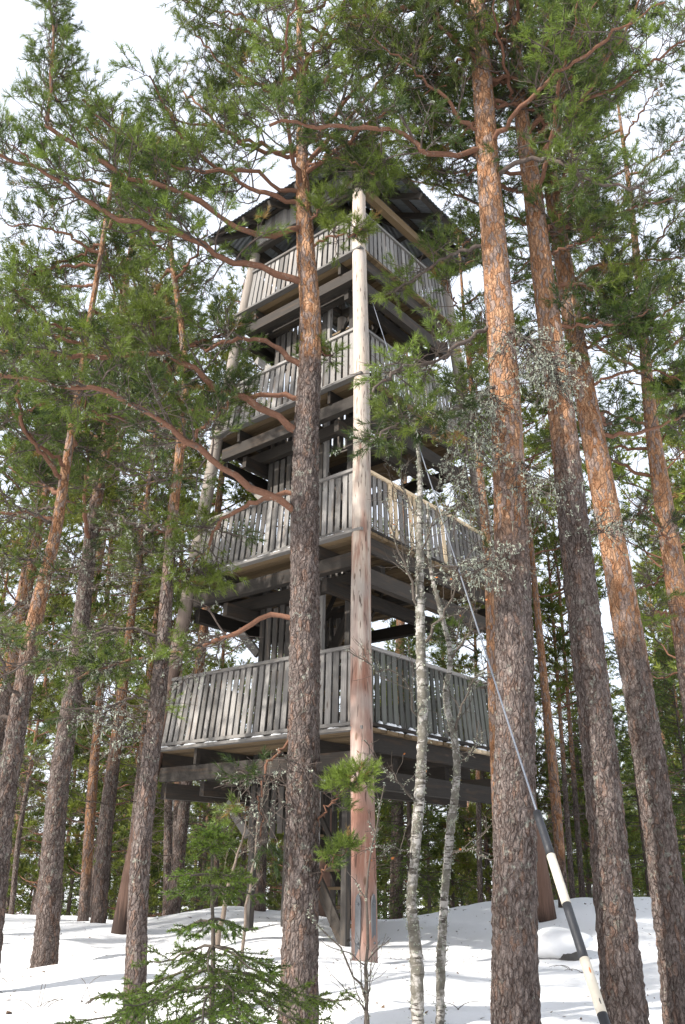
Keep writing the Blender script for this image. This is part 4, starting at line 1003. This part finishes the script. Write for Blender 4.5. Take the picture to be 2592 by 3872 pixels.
# ------------------------------------------------------------------ young spruce in the foreground
def young_spruce():
    rng = np.random.default_rng(9)
    bx, by = -.56, 4.6; g = gz(bx, by); base = np.array([bx, by, g])
    root = empty('young_spruce', tuple(base), label='young green spruce in front of the central pine', cat='tree')
    st = resample([(bx, by, g - .1), (-.58, 4.6, .17), (-.60, 4.6, .53), (-.63, 4.6, .82), (-.64, 4.6, 1.0)], 30)
    v, q = tubes(st[None], np.linspace(.024, .004, 30)[None], 10)
    obj('trunk', build_mesh('trunk', v - base, q, None, {'hf': np.zeros(len(v))}), 'twig', root)
    whorls = [(.985, .06, 4, .6), (.92, .10, 4, .5), (.82, .24, 6, .22), (.77, .25, 5, .1), (.62, .26, 4, .0), (.50, .36, 5, -.05), (.40, .62, 5, .05), (.33, .80, 6, .05), (.22, .78, 4, .0)]
    for wi, (z, l0, n, rise) in enumerate(whorls):
        az0 = rng.uniform(0, 6.28)
        for i in range(n):
            az = az0 + i * 2 * PI / n + rng.normal(0, .2)
            l_ = l0 * rng.uniform(.8, 1.15)
            c = np.array([np.interp(z, st[:, 2], st[:, k]) for k in range(3)])
            pts = [c]; d = np.array([math.cos(az), math.sin(az), rise])
            for k in range(5):
                dz = (-.42 if k < 3 else .5) * (1 if wi > 1 else .3)
                d = norm(d + np.array([rng.normal(0, .07), rng.normal(0, .07), dz * .35])); pts.append(pts[-1] + d * l_ / 5)
            P = resample(pts, 9, .004, rng)[None]; R = np.linspace(.0075, .003, 9)[None]
            n2 = max(6, int(l_ * 27))
            C2, r2_, L2, t2 = branch_out(P, R, n2, .15, .97, .10, .26 if l_ > .3 else .12, .85, -.05, 5, rng, curl=.1, wob=.1, droop=.35)
            items = [tubes(P, R, 5), tubes(C2, np.full((len(C2), 5), .0024), 3)]
            # fine side shoots
            big = L2 > .09
            C3, r3_, L3, t3 = branch_out(C2[big], np.full((big.sum(), 5), .002), 3, .2, .9, .05, .12, .8, 0, 3, rng, curl=.0, wob=.08, droop=.2)
            items.append(tubes(C3, np.full((len(C3), 3), .0016), 3))
            V, Q = merge(items)
            o = obj('branch', build_mesh('branch', V - base, Q), 'twig', root)
            pos, dr, ln = [], [], []
            keep2 = rng.uniform(0, 1, len(C2)) < .92
            for C in (C2[keep2], C3):
                Kc = C.shape[1]
                for k in range(Kc - 1):
                    pos.append(C[:, k]); sg = C[:, k + 1] - C[:, k]; dr.append(norm(sg)); ln.append(np.linalg.norm(sg, axis=1))
            k0 = 3
            sg = P[0, k0 + 1:] - P[0, k0:-1]; pos.append(P[0, k0:-1]); dr.append(norm(sg)); ln.append(np.linalg.norm(sg, axis=1))
            pos = np.concatenate(pos); dr = np.concatenate(dr); ln = np.concatenate(ln)
            tone = np.clip(rng.normal(.45 + .25 * (wi < 3), .22, len(pos)), 0, 1)
            V, T, tn = needles(pos, dr, ln, rng, 16, .019, .0045, .7, 1.1, tone)
            obj('foliage', build_mesh('foliage', V - base, None, T, {'tone': tn}, smooth=False), 'spruce_near', o)
    # leader shoot needles
    k = 8; sg = st[-k:][1:] - st[-k:][:-1]
    V, T, tn = needles(st[-k:][:-1], norm(sg), np.linalg.norm(sg, axis=1), rng, 40, .018, .0026, .5, 1.0)
    obj('leader_foliage', build_mesh('leader_foliage', V - base, None, T, {'tone': tn}, smooth=False), 'spruce_near', root)
young_spruce()

# ------------------------------------------------------------------ birches
def birch(label, poly, seed, limbs, nleaf, lichen_n):
    rng = np.random.default_rng(seed); poly = np.array(full_trunk(poly, poly[-1][2]), float)
    g = gz(poly[0, 0], poly[0, 1]); base = np.array([poly[0, 0], poly[0, 1], g])
    root = empty('birch_tree', tuple(base), label=label, cat='tree')
    K, S = 220, 16
    C = resample(poly[:, :3], K, .002, rng); d = np.linspace(0, 1, K)
    r = np.interp(C[:, 2], poly[:, 2], poly[:, 3]) * .86 * (1 + rng.normal(0, .03, K))
    th = np.arange(S) * 2 * PI / S
    rr = r[:, None] * (1 + rng.normal(0, .035, (K, S)) + .05 * np.sin(th * 2 + C[:, 2:3] * 7))
    V = np.stack([C[:, 0:1] + rr * np.cos(th), C[:, 1:2] + rr * np.sin(th), np.repeat(C[:, 2:3], S, 1)], -1).reshape(-1, 3) - base
    idx = np.arange(K * S).reshape(K, S); a, dd = idx[:-1], idx[1:]
    Q = np.stack([a, np.roll(a, -1, 1), np.roll(dd, -1, 1), dd], -1).reshape(-1, 4)
    obj('trunk', build_mesh('trunk', V, Q), 'birch', root)
    # lichen tufts on the trunk
    k = rng.integers(5, K, lichen_n); a_ = rng.uniform(0, 6.28, lichen_n)
    pos = C[k] + np.stack([np.cos(a_), np.sin(a_), 0 * a_], -1) * r[k][:, None]
    V, T = flakes(pos, rng, 5, .013, .010, .008)
    obj('lichen', build_mesh('lichen', V - base, None, T, smooth=False), 'lichen', root, kind='stuff')
    tips = []
    for pts, r0, dens in limbs:
        P = resample(pts, 12, .012, rng)[None]; R = np.linspace(r0, .004, 12)[None]
        L = float(np.linalg.norm(np.diff(P[0], axis=0), axis=1).sum())
        n2 = max(4, int(L * 9 * dens))
        C2, r2_, L2, t2 = branch_out(P, R, n2, .2, 1, .2, .55, .7, .2, 6, rng, curl=.3, wob=.25)
        C3, r3_, L3, t3 = branch_out(C2, np.full((len(C2), 6), .003), 4, .2, 1, .08, .28, .7, .1, 4, rng, curl=.0, wob=.25)
        V, Q = merge([tubes(P, R, 6), tubes(C2, np.full((len(C2), 6), .0034) * np.linspace(1.2, .6, 6)[None], 4), tubes(C3, np.full((len(C3), 4), .0018), 3)])
        o = obj('branch', build_mesh('branch', V - base, Q), 'twig', root)
        pk = rng.uniform(0, 1, len(C2)) < .5
        lp = np.concatenate([C2[pk][:, :5].reshape(-1, 3), P[0]])
        V, T = flakes(lp, rng, 4, .011, .009, .006)
        obj('lichen', build_mesh('lichen', V - base, None, T, smooth=False), 'lichen', o, kind='stuff')
        tips.append(C3[:, -1])
    tips = np.concatenate(tips)
    for t in tips[rng.choice(len(tips), nleaf, replace=False)]:
        d1 = norm(rng.normal(0, 1, 3)); d2 = norm(np.cross(d1, rng.normal(0, 1, 3))); n = np.cross(d1, d2); s = rng.uniform(.018, .03)
        V = np.array([[0, 0, 0], d1 * .5 * s + d2 * .45 * s + n * .12 * s, d1 * s * 1.2, d1 * .5 * s - d2 * .45 * s + n * .15 * s, d1 * .55 * s - n * .1 * s])
        obj('leaf', build_mesh('leaf', V + t - base, None, [[0, 1, 4], [1, 2, 4], [2, 3, 4], [3, 0, 4]]), 'withered', root)
B1 = [(.59, 6.8, -.14, .055), (.59, 6.8, .24, .054), (.56, 6.8, .67, .045), (.59, 6.8, .97, .043), (.64, 6.8, 1.45, .048), (.67, 6.8, 1.95, .046), (.67, 6.8, 2.48, .050), (.67, 6.8, 2.93, .042), (.68, 6.8, 3.45, .038), (.69, 6.8, 3.86, .030), (.69, 6.8, 4.3, .022), (.66, 6.8, 4.71, .010)]
birch('white birch trunk with lichen between the front post and thickest trunk', B1, 501, [
 ([(.67, 6.8, 2.86), (.55, 6.7, 3.21), (.43, 6.6, 3.49), (.36, 6.5, 3.72)], .016, 1.6), ([(.67, 6.8, 2.56), (.8, 6.7, 2.75), (.9, 6.6, 2.91), (1.0, 6.55, 3.2)], .014, 1.5),
 ([(.6, 6.8, 1.35), (.46, 6.7, 1.47), (.32, 6.6, 1.58), (.2, 6.5, 1.75)], .010, 1.0), ([(.68, 6.8, 3.4), (.80, 6.7, 3.65), (.86, 6.6, 3.95)], .011, 1.5),
 ([(.68, 6.8, 3.7), (.58, 6.9, 3.95), (.5, 7, 4.3)], .010, 1.4), ([(.57, 6.8, .95), (.44, 6.7, 1.0), (.28, 6.65, 1.02)], .006, .8), ([(.62, 6.8, 2.0), (.5, 6.6, 2.25), (.3, 6.5, 2.3), (.05, 6.4, 2.42)], .008, .8)], 14, 420)
B2 = [(.77, 7.0, -.17, .038), (.8, 7.0, .37, .039), (.83, 7.0, .67, .037), (.89, 7.0, 1.14, .038), (.96, 7.0, 1.64, .035), (.95, 7.0, 1.84, .032), (.89, 7.0, 2.16, .029), (.94, 7.0, 2.53, .026), (.87, 7.0, 2.92, .023), (.79, 7.0, 3.32, .019), (.78, 7.0, 3.95, .012)]
birch('thinner crooked birch covered in lichen, right of the white birch', B2, 502, [
 ([(.95, 7, 1.84), (1.02, 6.9, 2.1), (1.1, 6.8, 2.3), (1.2, 6.8, 2.35)], .012, 1.5), ([(.93, 7, 2.5), (1.05, 6.9, 2.65), (1.12, 6.85, 2.85)], .012, 1.5),
 ([(.96, 7, 1.64), (1.06, 6.9, 1.72), (1.12, 6.85, 1.8)], .007, 1.0), ([(.86, 7, .95), (1.0, 6.8, 1.0), (1.12, 6.7, .95)], .007, 1.3), ([(.8, 7, 3.3), (.66, 6.9, 3.5), (.56, 6.8, 3.6)], .008, 1.2)], 9, 380)

# ------------------------------------------------------------------ small leafless saplings, brush and snow debris
def bare_sapling(label, pts, r0, seed, n2, lic, name='bare_sapling', l2=(.15, .45), mat='twig'):
    rng = np.random.default_rng(seed); p0 = pts[0]; g = gz(p0[0], p0[1]); base = np.array([p0[0], p0[1], g])
    pts = [(p0[0], p0[1], g - .06)] + [tuple(p) for p in pts[1:]]
    P = resample(pts, 14, .008, rng)[None]; R = np.linspace(r0, .003, 14)[None]
    C2, r2_, L2, t2 = branch_out(P, R, n2, .2, 1, l2[0], l2[1], .7, .2, 6, rng, curl=.3, wob=.25)
    C3, r3_, L3, t3 = branch_out(C2, np.full((len(C2), 6), .003), 3, .2, 1, .05, .2, .7, .1, 4, rng, wob=.2)
    root = empty(name, tuple(base), label=label, cat='sapling')
    v, q = tubes(P, R, 7); obj('stem', build_mesh('stem', v - base, q), mat, root)
    V, Q = merge([tubes(C2, np.full((len(C2), 6), .003) * np.linspace(1.3, .6, 6)[None], 4), tubes(C3, np.full((len(C3), 4), .0016), 3)])
    obj('twigs', build_mesh('twigs', V - base, Q), mat, root, kind='stuff')
    if lic:
        V, T = flakes(np.concatenate([P[0], C2[:, :4].reshape(-1, 3)]), rng, lic, .011, .008, .004)
        obj('lichen', build_mesh('lichen', V - base, None, T, smooth=False), 'lichen', root, kind='stuff')
bare_sapling('bare forked grey sapling in the snow before the front post', [(.21, 5.6, -.3), (.19, 5.6, .28), (.19, 5.6, .47), (.2, 5.6, .83), (.30, 5.6, 1.35)], .015, 601, 9, 4)
bare_sapling('low bent dead twig arching left of the bare grey sapling', [(.2, 5.62, -.3), (.16, 5.6, .2), (.02, 5.55, .42), (-.15, 5.5, .6)], .011, 602, 6, 4)
bare_sapling('thin dead pine top leaning left behind the young spruce', [(-1.42, 11.2, 0), (-1.3, 11.2, .7), (-1.2, 11.3, 1.15), (-1.12, 11.3, 1.5)], .04, 603, 9, 2, 'leaning_snag', (.3, .8), 'deadtwig')
bare_sapling('sparse brush of dead branches under the tower beside the central pine', [(-.95, 9.2, 0), (-.85, 9.2, .8), (-.78, 9.1, 1.5), (-.7, 9.1, 1.9)], .02, 604, 16, 2, 'dry_shrub', (.3, .7), 'deadtwig')
TW = [(-2.35, 7.6, 'fan of thin dry stalks at left, nearest the left edge'), (-2.0, 7.7, 'dry stalks right of the left fan of stalks'), (-.62, 8.8, 'thin dry stalks in the snow left of the central pine foot'), (1.0, 11.2, 'small bare twig on the shaded snow right of the front post'), (.9, 7.3, 'low dark twig lying by the foot of the thinner birch'), (.05, 7.2, 'thin twig arch in the snow by the bare sapling'), (-2.9, 8.6, 'short dry stalk near the grey pine with its foot in a hollow'), (2.45, 9.6, 'small twig sticking out of the snow near the boulder')]
for i, (x, y, lab) in enumerate(TW):
    rng = np.random.default_rng(700 + i); g = gz(x, y); base = np.array([x, y, g]); n = 6 if i < 3 else 3
    az = rng.uniform(0, 6.28, n); P = []
    for a_ in az:
        d = np.array([math.cos(a_) * .6, math.sin(a_) * .3, 1.]); pts = [np.array([rng.normal(0, .03), rng.normal(0, .03), -.03])]
        for k in range(6): d = norm(d + np.array([math.cos(a_) * .25, 0, -.22])); pts.append(pts[-1] + d * rng.uniform(.2, .34) / 6 * (1.5 if i < 3 else 1))
        P.append(pts)
    v, q = tubes(np.array(P), np.full((n, 7), .0028) * np.linspace(1.2, .5, 7)[None], 4)
    obj('dry_stalk', build_mesh('dry_stalk', v, q), 'twig', None, tuple(base), lab, 'twig', 'dry stalks in the snow')
# boulder with a cap of snow
def lump(rx, ry, rz, seed, rough, n=28, flat=None):
    rng = np.random.default_rng(seed); th = np.linspace(0, 2 * PI, n, endpoint=False); ph = np.linspace(-PI / 2, PI / 2, n // 2)
    a_, b_ = np.meshgrid(th, ph)
    d = np.stack([np.cos(b_) * np.cos(a_), np.cos(b_) * np.sin(a_), np.sin(b_)], -1)
    k = rng.normal(0, 2.2, (6, 3)); p = rng.uniform(0, 6.28, 6)
    r = 1 + rough * np.sin(d @ k.T + p).sum(-1) / 2
    V = d * r[..., None] * np.array([rx, ry, rz])
    if flat is not None: V[..., 2] = np.maximum(V[..., 2], flat)
    idx = np.arange(V.shape[0] * V.shape[1]).reshape(V.shape[:2])
    Q = np.stack([idx[:-1], np.roll(idx[:-1], -1, 1), np.roll(idx[1:], -1, 1), idx[1:]], -1).reshape(-1, 4)
    return V.reshape(-1, 3), Q
bxy = (2.72, 11.0); g = gz(*bxy)
V, Q = lump(.19, .2, .15, 3, .14); bo = obj('boulder', build_mesh('boulder', V, Q), 'rock', None, (bxy[0], bxy[1], g + .0), 'small dark boulder under a thick cap of snow, by the right tower post', 'rock')
V, Q = lump(.36, .30, .17, 4, .10); so = obj('snow_cap', build_mesh('snow_cap', V + np.array([-.07, .02, .13]), Q), 'snow', bo)
# forest litter: bark scales and needles scattered on the snow
rng = np.random.default_rng(8)
n = 2600
x = rng.uniform(-5, 5, n); y = rng.uniform(5.5, 15.5, n)
for i, (wx, wy, r, dpt) in enumerate(WELLS[:6] * 2): x[i * 60:i * 60 + 60] = wx + rng.normal(0, .35, 60); y[i * 60:i * 60 + 60] = wy + rng.normal(0, .3, 60)
z = ground(x, y) + .004
c = np.stack([x, y, z], -1); a_ = rng.uniform(0, 6.28, n); s = rng.exponential(.011, n) + .005
d1 = np.stack([np.cos(a_), np.sin(a_), rng.uniform(0, .5, n)], -1) * s[:, None]; d2 = np.stack([-np.sin(a_), np.cos(a_), rng.uniform(0, .4, n)], -1) * s[:, None] * .4
V = np.stack([c - d1, c + d2, c + d1, c - d2], 1).reshape(-1, 3); Q = np.arange(4 * n).reshape(-1, 4)
obj('forest_litter', build_mesh('forest_litter', V, Q, smooth=False), 'litter', kind='stuff', label='bark scales and needles scattered over the snow', cat='litter')
bpy.context.view_layer.update()
